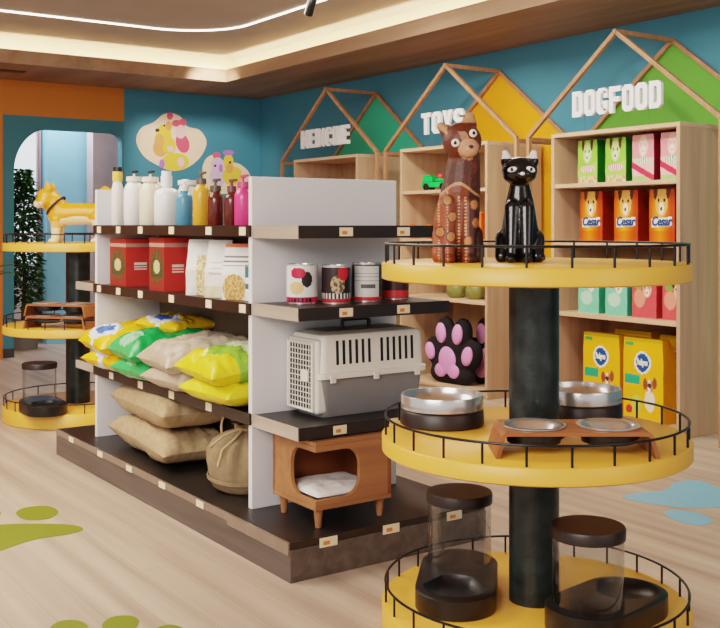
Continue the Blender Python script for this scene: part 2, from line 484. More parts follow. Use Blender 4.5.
# thin white light line, a rounded rectangle on the recessed ceiling
x0, x1, y0, y1, r = -8.56, -1.6, -1.2, 4.33, 0.62
path = []
for cx, cy, a0 in ((x0 + r, y1 - r, PI / 2), (x0 + r, y0 + r, PI), (x1 - r, y0 + r, 1.5 * PI), (x1 - r, y1 - r, 0)):
    for k in range(13):
        t = a0 + PI / 2 * k / 12; path.append((cx + r * math.cos(t), cy + r * math.sin(t), ZU - 0.008))
tag(MB().tube(path, 0.0075, 6, closed=True).build('light_line', 'led', None, smooth=True), 'thin white light line curving across the recessed ceiling', 'light')
p = on_z(310, 3, ZU - 0.1)
t = thing('spotlight', 'small black ceiling spotlight beside the white light line', 'spotlight', (p.x, p.y, ZU))
MB().lathe([(0, -0.02), (0.04, -0.02), (0.04, 0), (0, 0)], 20).build('mounting_plate', 'black_metal', t, smooth=True)
MB().tube([(0, 0, -0.02), (0, 0, -0.07)], 0.008).build('arm', 'black_metal', t, smooth=True)
h = MB().lathe([(0, -0.09), (0.026, -0.09), (0.034, -0.085), (0.034, 0.05), (0.028, 0.06), (0, 0.06)], 20)
h.bm.transform(Matrix.Translation((0.02, 0, -0.11)) @ Matrix.Rotation(0.5, 4, 'Y')); h.build('lamp_head', 'eye_black', t, smooth=True)
s0, s1 = on_z(-14, 69, ZC), on_z(24, 72, ZC)
tag(bx('air_slot', 'black_plastic', None, s0.x - 0.06, s1.x + 0.06, s0.y, s1.y, ZC - 0.006, ZC), 'narrow black air slot in the wooden soffit over the orange wall', 'vent')

# ------------------------------------------------------------------ cabinets, house frames, signs (back wall)
FY = 5.349
def cabinet(cx, label, shelves, w=1.12):
    t = thing('display_cabinet', label, 'cabinet', (cx, FY, 0), 0, 'open oak cabinets along the back wall')
    x0, x1, d = -w / 2, w / 2, 0.58
    bx('side_panel', 'oak', t, x0, x0 + 0.028, 0, d, 0, 1.972, bevel=0.002)
    bx('side_panel', 'oak', t, x1 - 0.028, x1, 0, d, 0, 1.972, bevel=0.002)
    bx('top_panel', 'oak_h', t, x0, x1, 0, d, 1.972, 2.0, bevel=0.002)
    bx('back_panel', 'oak_back', t, x0 + 0.028, x1 - 0.028, d - 0.012, d, 0.0, 1.972)
    for z in shelves:
        bx('shelf', 'oak_h', t, x0 + 0.028, x1 - 0.028, 0.004, d - 0.012, z - 0.028, z, bevel=0.002)
    bx('plinth', 'oak', t, x0 + 0.028, x1 - 0.028, 0.02, 0.04, 0, 0.022)
    return t
BAYS = (-8.30, -6.51, -4.72)
cabinet(-8.31, 'open oak cabinet standing under the MEDICINE sign, half hidden by the white end panel', (1.64, 1.235, 0.735, 0.05))
cabinet(-6.545, 'open oak cabinet under the TOYS sign holding pink and black paw cushions', (1.64, 1.235, 0.755, 0.05))
cabinet(-4.743, 'open oak cabinet under the DOGFOOD sign full of colourful bags', (1.64, 1.235, 0.735, 0.05))

def house(cx, pm, label):
    t = thing('house_frame', label, 'house frame', (cx, FY, 0), 0, 'wooden house outlines round the cabinets')
    w, e, a, d, q = 0.83, 2.0, 2.65, BW - FY - 0.024, 0.03
    for s in (-1, 1):
        MB().bar((s * w, 0.02, 0), (s * w, 0.02, e), q, q).build('post', 'beam', t, bevel=0.002)
        MB().bar((s * w, 0.02, e), (0, 0.02, a), q, q).build('rafter', 'beam', t, bevel=0.002)
        MB().bar((s * w, d, e), (0, d, a), q, q).build('rafter', 'beam', t, bevel=0.002)
        MB().bar((s * w, 0.041, e - 0.02), (s * w, d - 0.021, e - 0.02), q, q).build('eave_beam', 'beam', t, bevel=0.002)
    MB().bar((0, 0.0, a), (0, d + 0.02, a), q, q).build('ridge_beam', 'beam', t, bevel=0.002)
    MB().prism([(-w, 0), (w, 0), (w, e), (0, a), (-w, e)], lambda u, v, k: (u, k, v), BW - FY - 0.008, BW - FY - 0.001).build('painted_panel', pm, t)
    return t
house(BAYS[0], 'panel_mint', 'wooden house outline with a mint green back, framing the MEDICINE sign')
house(BAYS[1], 'panel_yellow', 'wooden house outline with a golden yellow back, framing the TOYS sign')
house(BAYS[2], 'panel_green', 'wooden house outline with a leaf green back, framing the DOGFOOD sign')

def block_letter(b, ch, x, w, h, f):
    """one heavy block letter from flat-sided pieces; f(u,v,d)->xyz"""
    s_, t_ = w * 0.36, h * 0.2
    def q(*p): b.prism(p, lambda u, v, k: f(x + u, v, k), -0.012, 0.012)
    def bxx(u0, u1, v0, v1): q((u0, v0), (u1, v0), (u1, v1), (u0, v1))
    c, c2 = w * 0.24, w * 0.08
    def ring(l=True, right=True):
        cl = c if l else 0.0; cl2 = c2 if l else 0.0
        o = [(cl, 0), (w - c, 0), (w, c), (w, h - c), (w - c, h), (cl, h), (0, h - cl), (0, cl)]
        n = [(s_ + cl2, t_), (w - s_ - c2, t_), (w - s_, t_ + c2), (w - s_, h - t_ - c2), (w - s_ - c2, h - t_), (s_ + cl2, h - t_), (s_, h - t_ - cl2), (s_, t_ + cl2)]
        for k in range(8):
            m = (k + 1) % 8
            if (k == 2 and not right) or (not l and k in (5, 7)): continue
            q(o[k], o[m], n[m], n[k])
    if ch == 'O': ring()
    elif ch == 'D': ring(l=False)
    elif ch in 'CG':
        ring(right=False); bxx(w - s_, w, h * 0.62, h - c); bxx(w - s_, w, c, h * (0.5 if ch == 'G' else 0.38))
        if ch == 'G': bxx(w * 0.5, w - s_, h * 0.38, h * 0.5)
    elif ch in 'FE':
        bxx(0, s_, 0, h); bxx(s_, w, h - t_, h); bxx(s_, w * 0.92, h * 0.42, h * 0.42 + t_ * 0.95)
        if ch == 'E': bxx(s_, w, 0, t_)
    elif ch == 'T': bxx(0, w, h - t_, h); bxx(w / 2 - s_ / 2, w / 2 + s_ / 2, 0, h - t_)
    elif ch == 'I': bxx(w / 2 - s_ / 2, w / 2 + s_ / 2, 0, h)
    elif ch == 'Y':
        q((0, h), (w / 2 - s_ / 2, h * 0.36), (w / 2, h * 0.42), (s_, h)); q((w, h), (w - s_, h), (w / 2, h * 0.42), (w / 2 + s_ / 2, h * 0.36))
        bxx(w / 2 - s_ / 2, w / 2 + s_ / 2, 0, h * 0.36); q((w / 2 - s_ / 2, h * 0.36), (w / 2 + s_ / 2, h * 0.36), (w / 2, h * 0.42))
    elif ch == 'S':
        m0, m1 = h * 0.4, h * 0.6
        q((c, 0), (w - c, 0), (w, c), (w, t_), (0, t_), (0, c)); q((0, h - t_), (w, h - t_), (w, h - c), (w - c, h), (c, h), (0, h - c)); q((0, m1), (0, m0 + c), (c, m0), (w, m0), (w, m1 - c), (w - c, m1))
        bxx(0, s_, m1, h - t_); bxx(w - s_, w, t_, m0); bxx(0, s_, t_, h * 0.3); bxx(w - s_, w, h * 0.7, h - t_)
    elif ch == 'N':
        bxx(0, s_ * 0.85, 0, h); bxx(w - s_ * 0.85, w, 0, h); q((s_ * 0.85, h), (s_ * 0.85, h * 0.6), (w - s_ * 0.85, 0), (w - s_ * 0.85, h * 0.4))
    elif ch == 'M':
        a = s_ * 0.8; bxx(0, a, 0, h); bxx(w - a, w, 0, h); q((a, h), (a, h * 0.55), (w / 2, h * 0.12), (w / 2, h * 0.6)); q((w - a, h), (w / 2, h * 0.6), (w / 2, h * 0.12), (w - a, h * 0.55))
def sign(s, cx, width, label):
    t = thing('letter_sign', label, 'sign', (cx, FY, 2.0), 0, 'white block letter signs over the cabinets')
    rel_ = {'I': 0.5, 'M': 1.3}
    tot = sum(rel_.get(c, 1.0) for c in s) + 0.18 * (len(s) - 1); k = width / tot
    b = MB(); x = -width / 2
    for ch in s:
        w = rel_.get(ch, 1.0) * k
        block_letter(b, ch, x, w, 0.178, lambda u, v, d: (u, 0.02 + d, 0.104 + v)); x += w + 0.18 * k
    b.build('lettering', 'letter', t)
    for x in (-width * 0.36, width * 0.36): MB().tube([(x, 0.022, 0.0), (x, 0.022, 0.115)], 0.0015, 6).build('support_rod', 'glass', t)
sign('MEDICINE', -8.33, 0.84, 'white block letters reading MEDICINE above the first cabinet')
sign('TOYS', -6.55, 0.54, 'white block letters reading TOYS above the middle cabinet')
sign('DOGFOOD', -4.722, 0.77, 'white block letters reading DOGFOOD above the bag cabinet')

# ------------------------------------------------------------------ printed bags and boxes
def bag_mesh(w, d, h, fn, m='print', topd=0.35, n=(40, 6, 60), pinch=0.72, bulge=0.06, flat=0.0):
    def f(u, v, k):
        kk = max(0.0, (k - pinch) / (1 - pinch)); dd = d * (1 - (1 - topd) * kk)
        bl = 1 + bulge * math.sin(PI * min(1, k / 0.95)) * math.sin(PI * u)
        x = (u - 0.5) * w * (1 - 0.03 * kk); y = ((v - 0.5) * dd - (d - dd) / 2 * flat) * bl
        return (x + 0.003 * noise.noise(Vector((u * 3, k * 5, v * 3 + w * 40))), y + 0.004 * noise.noise(Vector((u * 4, k * 4, 3.7))), k * h)
    b = gridbox(n, f)
    return b, (lambda c, nn: fn(c.x / w + 0.5, c.z / h, nn))
def bag(name, label, cat, loc, rz, w, d, h, fn, group=None, **k):
    t = thing(name, label, cat, loc, rz, group)
    b, pf = bag_mesh(w, d, h, fn, **k)
    o = b.build('pouch', k.get('m', 'print'), t, smooth=True, angle=50); ink(o, pf)
    return t

def dogface(u, v, cx, cz, s, base):
    """small puppy head drawing: ears, face, muzzle, nose, eyes"""
    x, z = (u - cx) / s, (v - cz) / s
    if hitell(x, z, 0, -0.13, 0.06, 0.05) or hitell(x, z, -0.16, 0.1, 0.05, 0.06) or hitell(x, z, 0.16, 0.1, 0.05, 0.06): return (40, 24, 20)
    if hitell(x, z, 0, -0.12, 0.15, 0.17): return (246, 232, 214)
    if hitell(x, z, -0.36, 0.42, 0.13, 0.3) or hitell(x, z, 0.36, 0.42, 0.13, 0.3): return (86, 44, 28)
    if hitell(x, z, 0, 0.05, 0.34, 0.4): return base
    return None
def fn_green(u, v, n):
    if n.y > -0.6: return (34, 118, 30) if abs(n.z) < 0.7 else (70, 160, 60)
    r = dogface(u, v, 0.5, 0.68, 0.62, (196, 226, 150))
    if r: return r
    if hitell(u, v, 0.5, 0.34, 0.38, 0.08): return (224, 120, 150) if math.sin(u * 60) > 0 else (246, 236, 236)
    if v < 0.16: return (214, 150, 132) if noise.noise(Vector((u * 9, v * 12, 0))) > 0 else (210, 214, 150)
    return (142, 206, 78) if v > 0.3 + 0.2 * u else (166, 214, 104)
def fn_pink(u, v, n):
    if n.y > -0.6: return (132, 26, 48) if abs(n.z) < 0.7 else (196, 80, 96)
    r = dogface(u, v, 0.52, 0.72, 0.6, (244, 196, 190))
    if r: return (214, 168, 150) if sum(r) < 300 else r
    if hitell(u, v, 0.5, 0.44, 0.36, 0.07): return (120, 184, 120) if math.sin(u * 60) > 0 else (246, 240, 236)
    if abs(v - 0.36 + 0.3 * u) < 0.07: return (222, 60, 90)
    if v < 0.12: return (170, 200, 130)
    return (238, 150, 160) if v > 0.5 else (244, 190, 190)
def fn_orange(u, v, n):
    if n.y > -0.6: return (138, 34, 10) if abs(n.z) < 0.7 else (180, 70, 20)
    r = dogface(u, v, 0.5, 0.72, 0.7, (240, 176, 96))
    if r: return r
    if abs(v - 0.36 - 0.04 * u) < 0.085 and 0.1 < u < 0.9: return (240, 240, 236)
    k = max(0, min(1, 1 - abs(u - 0.42) * 2.2))
    a, b2 = (196, 66, 12), (244, 176, 44)
    if v < 0.22: b2 = (240, 130, 30)
    return tuple(a[i] + (b2[i] - a[i]) * k for i in range(3))
def fn_mint(u, v, n):
    if n.y > -0.6: return (62, 168, 134)
    r = dogface(u, v, 0.62, 0.66, 0.5, (236, 230, 210))
    if r: return r
    if hitell(u, v, 0.3, 0.72, 0.2, 0.12): return (222, 90, 130)
    if hitell(u, v, 0.4, 0.35, 0.3, 0.16): return (188, 230, 206)
    return (120, 208, 176)
def fn_coral(u, v, n):
    if n.y > -0.6: return (184, 50, 56)
    r = dogface(u, v, 0.62, 0.62, 0.5, (242, 186, 160))
    if r: return r
    if hitell(u, v, 0.28, 0.74, 0.18, 0.12): return (120, 170, 70)
    if hitell(u, v, 0.3, 0.42, 0.24, 0.2): return (240, 150, 130)
    return (226, 86, 92)
def fn_yellow(u, v, n):
    if n.y > -0.6: return (222, 150, 18)
    if v > 0.965: return (206, 170, 30)
    if hitell(u, v, 0.5, 0.71, 0.21, 0.135): return (28, 82, 142) if hitell(u, v, 0.5, 0.71, 0.16, 0.11) else (240, 240, 240)
    if 0.06 < u < 0.26 and 0.9 < v < 0.95: return (70, 166, 84)
    if 0.04 < u < 0.44 and 0.44 < v < 0.56: return (38, 170, 128)
    x, z = u - 0.68, v - 0.36
    if hitell(x, z, 0, 0.09, 0.05, 0.03) : return (70, 40, 30)
    if hitell(x, z, -0.11, 0.1, 0.05, 0.07) or hitell(x, z, 0.12, 0.12, 0.05, 0.07): return (150, 74, 40)
    if hitell(x, z, 0, 0.08, 0.1, 0.08): return (206, 132, 80) if x > 0.02 or x < -0.04 else (244, 236, 226)
    if hitell(x, z, 0.0, -0.1, 0.13, 0.13): return (240, 228, 208)
    if hitell(u, v, 0.15, 0.13, 0.09, 0.05): return (206, 48, 52)
    if hitell(u, v, 0.34, 0.2, 0.12, 0.12): return (190, 206, 90)
    return (242, 180, 26)

YF = 5.45
g = 'green dog food bags'
A = bag('dog_food_bag', 'green dog food bag at the left end of the top shelf under DOGFOOD', 'dog food', (-5.05, YF + 0.06, 1.64), 0, 0.18, 0.12, 0.305, fn_green, g, flat=0.9, pinch=0.84, topd=0.55)
dup(A, (-4.795, YF + 0.06, 1.64), 0, 'green dog food bag next to the first pink bag on the top shelf')
g = 'pink dog food bags'
A = bag('dog_food_bag', 'pink dog food bag beside the green ones on the top shelf', 'dog food', (-4.56, YF + 0.06, 1.64), 0, 0.18, 0.12, 0.31, fn_pink, g, flat=0.9, pinch=0.84, topd=0.55)
dup(A, (-4.325, YF + 0.06, 1.64), 0, 'pink dog food bag at the right end of the top shelf')
g = 'orange dog food bags'
A = bag('dog_food_bag', 'orange dog food bag at the left of the orange row on the second shelf', 'dog food', (-5.02, YF + 0.08, 1.235), 0, 0.205, 0.15, 0.35, fn_orange, g, flat=0.9, pinch=0.84, topd=0.5)
text('lettering', 'Cesar', 0.085, 'ink_blue', A, (0, -0.082, 0.112), ROT_FRONT, 0.78, 0.002, 0.002, shear=0.25)
dup(A, (-4.71, YF + 0.08, 1.235), 0, 'middle orange dog food bag of the three on the second shelf')
dup(A, (-4.41, YF + 0.08, 1.235), 0, 'orange dog food bag at the right of the orange row by the cabinet side')
g = 'mint and coral food boxes'
A = bag('dog_food_box', 'mint green food box at the left end of the third shelf', 'dog food', (-5.04, YF + 0.06, 0.735), 0, 0.19, 0.12, 0.3, fn_mint, g, topd=1.0, bulge=0)
dup(A, (-4.79, YF + 0.06, 0.735), 0, 'mint green food box beside the coral ones on the third shelf')
A = bag('dog_food_box', 'coral red food box beside the mint green ones on the third shelf', 'dog food', (-4.55, YF + 0.06, 0.735), 0, 0.2, 0.12, 0.3, fn_coral, g, topd=1.0, bulge=0)
dup(A, (-4.30, YF + 0.06, 0.735), 0, 'coral red food box at the right end of the third shelf')
g = 'big yellow dog food bags'
A = bag('dog_food_bag', 'big yellow dog food bag with blue oval, front left on the bottom shelf', 'dog food', (-4.92, YF + 0.06, 0.05), 0, 0.33, 0.13, 0.55, fn_yellow, g, n=(48, 6, 72), pinch=0.82, topd=0.5, bulge=0.1, flat=0.9)
text('lettering', 'Pedigree', 0.058, 'ink_white', A, (0, -0.07, 0.05 + 0.325), ROT_FRONT, 0.42, 0.002, 0.003)
dup(A, (-4.54, YF + 0.04, 0.05), 0, 'big yellow dog food bag with blue oval, front right on the bottom shelf')
dup(A, (-4.82, YF + 0.27, 0.05), 0, 'big yellow dog food bag standing behind the front left yellow bag', scale=(1, 1, 1.03))
dup(A, (-4.42, YF + 0.26, 0.05), 0, 'big yellow dog food bag standing behind the front right yellow bag', scale=(1, 1, 1.02))

# toys cabinet
t = thing('toy_truck', 'bright green plastic toy truck on the top shelf under TOYS', 'toy', (-6.78, 5.5, 1.64), 0.25); t.scale = (0.85, 0.9, 0.95)
b = MB().box(-0.16, 0.16, -0.05, 0.05, 0.03, 0.075).box(-0.15, -0.03, -0.048, 0.048, 0.075, 0.125).box(-0.145, -0.06, -0.046, 0.046, 0.125, 0.14); b.build('truck_body', 'toy_green', t, bevel=0.01, seg=3)
MB().box(0.0, 0.15, -0.04, 0.04, 0.077, 0.105).build('load', 'toy_green', t, bevel=0.012, seg=3)
MB().ell((0.05, -0.01, 0.125), (0.03, 0.03, 0.025)).build('beacon', 'toy_red', t, smooth=True)
for x in (-0.1, 0.1):
    for y in (-0.045, 0.045): MB().tube([(x, y - 0.012, 0.033), (x, y + 0.012, 0.033)], 0.033, 16).build('wheel', 'black_plastic', t, smooth=True)
def toy_bone(label, loc, rz):
    t = thing('toy_bone', label, 'toy', loc, rz, 'orange chew bones')
    blob('bone', [('t', [(-0.07, 0, 0.06), (0.07, 0, 0.06)], [0.035, 0.035])] + [('e', (sx * 0.085, 0, 0.06 + sz * 0.028), (0.042, 0.042, 0.04)) for sx in (-1, 1) for sz in (-1, 1)], 0.01, None, 'toy_orange', t, 4, 0.0)
    return t
A = toy_bone('orange chew bone lying on the shelf left of the brown cat statue', (-6.97, 5.47, 1.235), 0.3)
blk = thing('toy_block', 'orange toy box standing on the shelf behind the brown cat statue', 'toy', (-6.27, 5.5, 1.235), 0.1)
MB().box(-0.09, 0.09, -0.06, 0.06, 0, 0.22).build('carton', 'toy_orange', blk, bevel=0.012, seg=3)
MB().box(-0.06, 0.06, -0.064, -0.06, 0.05, 0.17).build('picture_label', 'pup_yellow', blk, bevel=0.001)
def pot_(label, loc, s):
    t = thing('treat_jar', label, 'jar', loc, 0, 'olive treat jars')
    MB().lathe([(0, 0), (0.06, 0), (0.088, 0.03), (0.096, 0.075), (0.085, 0.12), (0.06, 0.145), (0, 0.145)], 28).build('jar_body', 'olive', t, smooth=True)
    MB().lathe([(0, 0.146), (0.062, 0.146), (0.062, 0.165), (0.02, 0.175), (0.016, 0.19), (0, 0.195)], 24).build('lid', 'walnut', t, smooth=True)
    t.scale = (s,) * 3; return t
A = pot_('rounded olive treat jar, the left one on the shelf above the paws', (-6.53, 5.5, 0.755), 0.9)
dup(A, (-6.29, 5.5, 0.755), 0, 'rounded olive treat jar by the cabinet side, above the paws')
def paw(label, loc, rz, s=1.0):
    t = thing('paw_cushion', label, 'cushion', loc, rz, 'paw shaped cushions')
    toes = [(-0.21, 0.26, 0.075, 0.1, 0.25), (-0.08, 0.42, 0.08, 0.115, 0.1), (0.11, 0.42, 0.08, 0.115, -0.15), (0.22, 0.25, 0.08, 0.11, -0.35)]
    pr = [('e', (0, 0, 0.15), (0.24, 0.08, 0.17)), ('e', (-0.12, 0, 0.08), (0.13, 0.08, 0.085)), ('e', (0.12, 0, 0.08), (0.13, 0.08, 0.085)), ('e', (0, 0, 0.28), (0.2, 0.08, 0.15))]
    pr += [('e', (x, 0, z), (a * 1.22, 0.075, c * 1.2), Matrix.Rotation(-r, 3, 'Y')) for x, z, a, c, r in toes]
    blob('cushion_body', pr, 0.014, None, 'plush_black', t, 5, 0.0)
    pm = [('e', (0, -0.07, 0.2), (0.1, 0.026, 0.12)), ('e', (-0.075, -0.072, 0.11), (0.07, 0.022, 0.06)), ('e', (0.075, -0.072, 0.11), (0.07, 0.022, 0.06))]
    blob('main_pad', pm, 0.008, None, 'plush_pink', t, 3)
    for x, z, a, c, r in toes:
        MB().ell((x, -0.062, z), (a * 0.72, 0.026, c * 0.75), Matrix.Rotation(-r, 3, 'Y'), 24).build('toe_pad', 'plush_pink', t, smooth=True)
    t.scale = (s, s, s); return t
A = paw('pink and black paw cushion in front on the bottom shelf under TOYS', (-6.54, 5.47, 0.05), 0.1, 0.98)
dup(A, (-6.30, 5.70, 0.05), 0.1, 'pink and black paw cushion partly hidden behind the front paw')

# ------------------------------------------------------------------ gondola shelving
PX, LPX = -3.84, -5.668
Y0, Y1 = 2.11, 2.87
YM = 2.50
go = thing('gondola_shelving', 'long double shelf unit with white end panels on a dark wooden base', 'shelving', (0, 0, 0))
bx('base_plinth', 'darkwood', go, -6.02, -3.341, 2.0, 2.98, 0.0, 0.125, bevel=0.003)
bt = bx('base_deck', 'shelf_top', go, -6.014, -3.348, 2.006, 2.974, 0.125, 0.15, bevel=0.002)
bx('deck_lip', 'rail_lip', bt, -6.017, -3.35, 1.998, 2.006, 0.118, 0.15)
bx('end_edge', 'rail_lip', bt, -3.84, -3.344, 1.992, 1.998, 0.105, 0.15)
bx('end_panel', 'white', go, PX - 0.03, PX, Y0, Y1, 0.15, 1.555, bevel=0.002)
bx('end_panel', 'white', go, LPX - 0.012, LPX + 0.018, Y0, Y1, 0.15, 1.55, bevel=0.002)
bx('back_panel', 'grey_back', go, LPX + 0.02, PX - 0.032, YM - 0.01, YM + 0.01, 0.15, 1.30)
def tags(parent, spots, face, z):
    for q in spots:
        if face == 'y':
            MB().box(q - 0.028, q + 0.028, Y0 - 0.014, Y0 - 0.0115, z - 0.019, z + 0.017).build('price_tag', 'tag', parent)
        else:
            b = MB().box(face + 0.0005, face + 0.003, q - 0.032, q + 0.032, z - 0.018, z + 0.017)
            b.mi = 1; b.box(face + 0.003, face + 0.0036, q - 0.02, q + 0.004, z - 0.011, z + 0.003); b.build('price_tag', ['tag', 'tag_mark'], parent)
TX = {1.345: (-5.585, -5.30, -5.0, -4.62, -4.22, -3.90), 1.015: (-5.585, -5.30, -5.0, -4.62, -4.22, -3.90), 0.55: (-5.4, -5.0, -4.62, -4.22)}
for z in (1.345, 1.015, 0.55):
    s = bx('shelf', 'shelf_top', go, LPX + 0.018, PX - 0.03, Y0 + 0.002, YM - 0.012, z - 0.03, z, bevel=0.002)
    bx('price_rail', 'rail_brown', s, LPX - 0.012, PX - 0.002, Y0 - 0.011, Y0 - 0.001, z - 0.045, z + 0.004)
    tags(s, TX[z], 'y', z - 0.02)
    s = bx('shelf', 'shelf_top', go, LPX + 0.018, PX - 0.03, YM + 0.012, Y1 - 0.002, z - 0.03, z, bevel=0.002)
    bx('price_rail', 'rail_brown', s, LPX - 0.012, PX - 0.002, Y1 + 0.001, Y1 + 0.011, z - 0.045, z + 0.004)
for z, sp in ((1.345, (2.33, 2.62)), (1.02, (2.33, 2.62)), (0.55, (2.3, 2.58))):
    s = bx('end_shelf', 'shelf_top', go, PX, -3.465, Y0 + 0.008, Y1 - 0.008, z - 0.042, z, bevel=0.002)
    bx('end_edge', 'birch', s, PX, -3.46, Y0, Y0 + 0.0075, z - 0.05, z + 0.002)
    bx('end_edge', 'birch', s, PX, -3.46, Y1 - 0.0075, Y1, z - 0.05, z + 0.002)
    bx('price_rail', 'rail_brown', s, -3.4645, -3.456, Y0, Y1, z - 0.048, z + 0.003)
    tags(s, sp, -3.456, z - 0.022)
for z in (1.015, 0.55):
    s = bx('end_shelf', 'birch', go, -6.0, LPX - 0.012, Y0, Y1, z - 0.045, z, bevel=0.002)
    bx('shelf_mat', 'shelf_top', s, -5.99, LPX - 0.014, Y0 + 0.01, Y1 - 0.01, z + 0.0005, z + 0.003)
for x in (-5.75, -5.3, -4.9, -4.5, -4.1): MB().box(x - 0.035, x + 0.035, 1.994, 1.9975, 0.118, 0.146).build('price_tag', 'tag', bt)
for y in (2.17, 2.47, 2.8):
    b = MB().box(-3.3405, -3.337, y - 0.04, y + 0.04, 0.112, 0.148); b.mi = 1; b.box(-3.337, -3.3365, y - 0.025, y + 0.005, 0.12, 0.135); b.build('price_tag', ['tag', 'tag_mark'], bt)
bx('base_rail', 'rail_brown', bt, -3.347, -3.341, 1.998, 2.974, 0.128, 0.153)

# top shelf: bottles
ZS = 1.346
def bottle(label, x, y, r, hb, col, capcol, kind, nk=0.3, rough=0.3, group='bottles on the top shelf', neckcol=None):
    t = thing('pump_bottle' if kind != 'flat' else 'lotion_bottle', label, 'bottle', (x, y, ZS), 0, group)
    mb = mat('bottle_plastic', col, rough, var=0.02, coat=0.2); mc = mat('bottle_cap', capcol, 0.35, var=0.05)
    mn = mat('bottle_collar', neckcol, 0.4, var=0.03) if neckcol else mb
    sh = hb * 0.86
    MB().lathe([(0, 0), (r * 0.9, 0), (r, 0.008), (r, sh - 0.02), (r * 0.96, sh), (r * 0.8, sh + (hb - sh) * 0.6), (r * nk, hb), (r * nk, hb + 0.006), (0, hb + 0.006)], 28).build('bottle_body', mb, t, smooth=True, angle=50)
    if kind == 'pump':
        MB().lathe([(0, hb + 0.006), (r * nk * 1.25, hb + 0.006), (r * nk * 1.2, hb + 0.032), (0.006, hb + 0.034), (0.006, hb + 0.05), (0, hb + 0.05)], 20).build('collar', mn if neckcol else mc, t, smooth=True, angle=50)
        b = MB().lathe([(0, hb + 0.05), (0.013, hb + 0.05), (0.013, hb + 0.064), (0, hb + 0.066)], 16)
        b.box(-0.006, 0.045, -0.006, 0.006, hb + 0.053, hb + 0.064); b.build('pump_head', mc, t, smooth=True, bevel=0.001)
    elif kind == 'cap':
        MB().lathe([(0, hb + 0.006), (r * nk * 1.15, hb + 0.006), (r * nk * 1.15, hb + 0.06), (0, hb + 0.06)], 20).build('neck_band', mn, t, smooth=True, angle=50)
        MB().lathe([(0, hb + 0.06), (r * nk * 1.0, hb + 0.06), (r * nk * 1.0, hb + 0.085), (0, hb + 0.085)], 20).build('cap', mc, t, smooth=True, angle=50)
    else:
        MB().lathe([(0, hb + 0.006), (r * nk * 1.3, hb + 0.006), (r * nk * 1.3, hb + 0.03), (0, hb + 0.03)], 20).build('cap', mc, t, smooth=True, angle=50)
    return t
W1, W2, CR = (232, 228, 220), (238, 236, 234), (232, 220, 194)
yb = 2.2
bottle('slim white bottle with yellow neck and black cap, nearest the far panel', -5.57, yb, 0.034, 0.245, W1, (30, 28, 26), 'cap', 0.72, neckcol=(230, 190, 90))
bottle('tall white pump bottle with black pump, second from the far panel', -5.33, yb, 0.056, 0.235, W2, (34, 32, 30), 'pump', 0.62, neckcol=(228, 222, 210))
bottle('cream pump bottle with broad shoulders and black pump', -5.11, yb, 0.058, 0.225, CR, (40, 38, 34), 'pump', 0.62, neckcol=(230, 222, 206))
bottle('wide white bottle with tall white cap beside the blue one', -4.905, yb, 0.064, 0.195, W2, (240, 238, 236), 'cap', 0.4, neckcol=(240, 238, 236))
bottle('white bottle with flat white cap behind the cream pump bottle', -5.36, 2.37, 0.055, 0.21, W1, (240, 238, 232), 'flat', 0.7)
bottle('white bottle with flat white cap behind the wide white one', -5.02, 2.37, 0.055, 0.21, W1, (240, 238, 232), 'flat', 0.7)
bottle('small blue bottle with white pump', -4.695, yb, 0.041, 0.165, (78, 138, 170), (236, 236, 234), 'pump', 0.5)
bottle('orange yellow bottle with grey pump', -4.505, yb, 0.040, 0.195, (226, 158, 52), (96, 84, 76), 'pump', 0.5)
bottle('dark amber bottle with brown pump in the front row', -4.335, yb - 0.01, 0.036, 0.155, (92, 32, 22), (86, 72, 52), 'pump', 0.6, 0.15)
bottle('dark amber bottle standing between the other amber one and the pink one', -4.222, 2.215, 0.035, 0.15, (92, 34, 26), (110, 60, 66), 'pump', 0.5, 0.15)
bottle('pink bottle with pink pump nearest the white end panel', -4.085, yb, 0.039, 0.165, (232, 66, 128), (206, 74, 120), 'pump', 0.55)

# second shelf: red cartons, treat pouches
ZS2 = 1.016
def carton(label, x0, x1, y0, dp, h, pic):
    t = thing('carton', label, 'box', ((x0 + x1) / 2, y0 + dp / 2, ZS2), 0, 'red cartons on the second shelf')
    w = x1 - x0
    def fn(c, n):
        u, v = c.x / w + 0.5, c.z / h
        if n.z > 0.7: return (150, 30, 34)
        if 0.82 < v < 0.9: return (206, 150, 138)
        if n.y < -0.7:
            if pic and hitell(u, v, 0.5, 0.45, 0.46, 0.33):
                return (206, 190, 140) if hitell(u, v, 0.5, 0.45, 0.2, 0.13) else ((58, 74, 44) if noise.noise(Vector((u * 9, v * 12, 1))) > -0.1 else (120, 70, 50))
            return (156, 52, 46)
        if n.x > 0.7:
            w_ = c.y / dp + 0.5
            if 0.3 < w_ < 0.7 and (0.4 < v < 0.42 or 0.46 < v < 0.5 or 0.35 < v < 0.37): return (244, 226, 216)
            return (204, 66, 60)
        return (200, 50, 50)
    o = gridbox((20, 14, 40), lambda u, v, k: ((u - 0.5) * w, (v - 0.5) * dp, k * h)).build('carton_body', 'print', t); ink(o, fn)
    return t
carton('red carton with dark wreath picture at the far end of the second shelf', -5.53, -5.30, 2.14, 0.17, 0.26, True)
carton('red carton with dark wreath picture next to the white treat pouches', -4.985, -4.80, 2.14, 0.15, 0.27, True)
carton('plain red carton between the picture carton and the first treat pouch', -4.76, -4.62, 2.25, 0.14, 0.255, False)
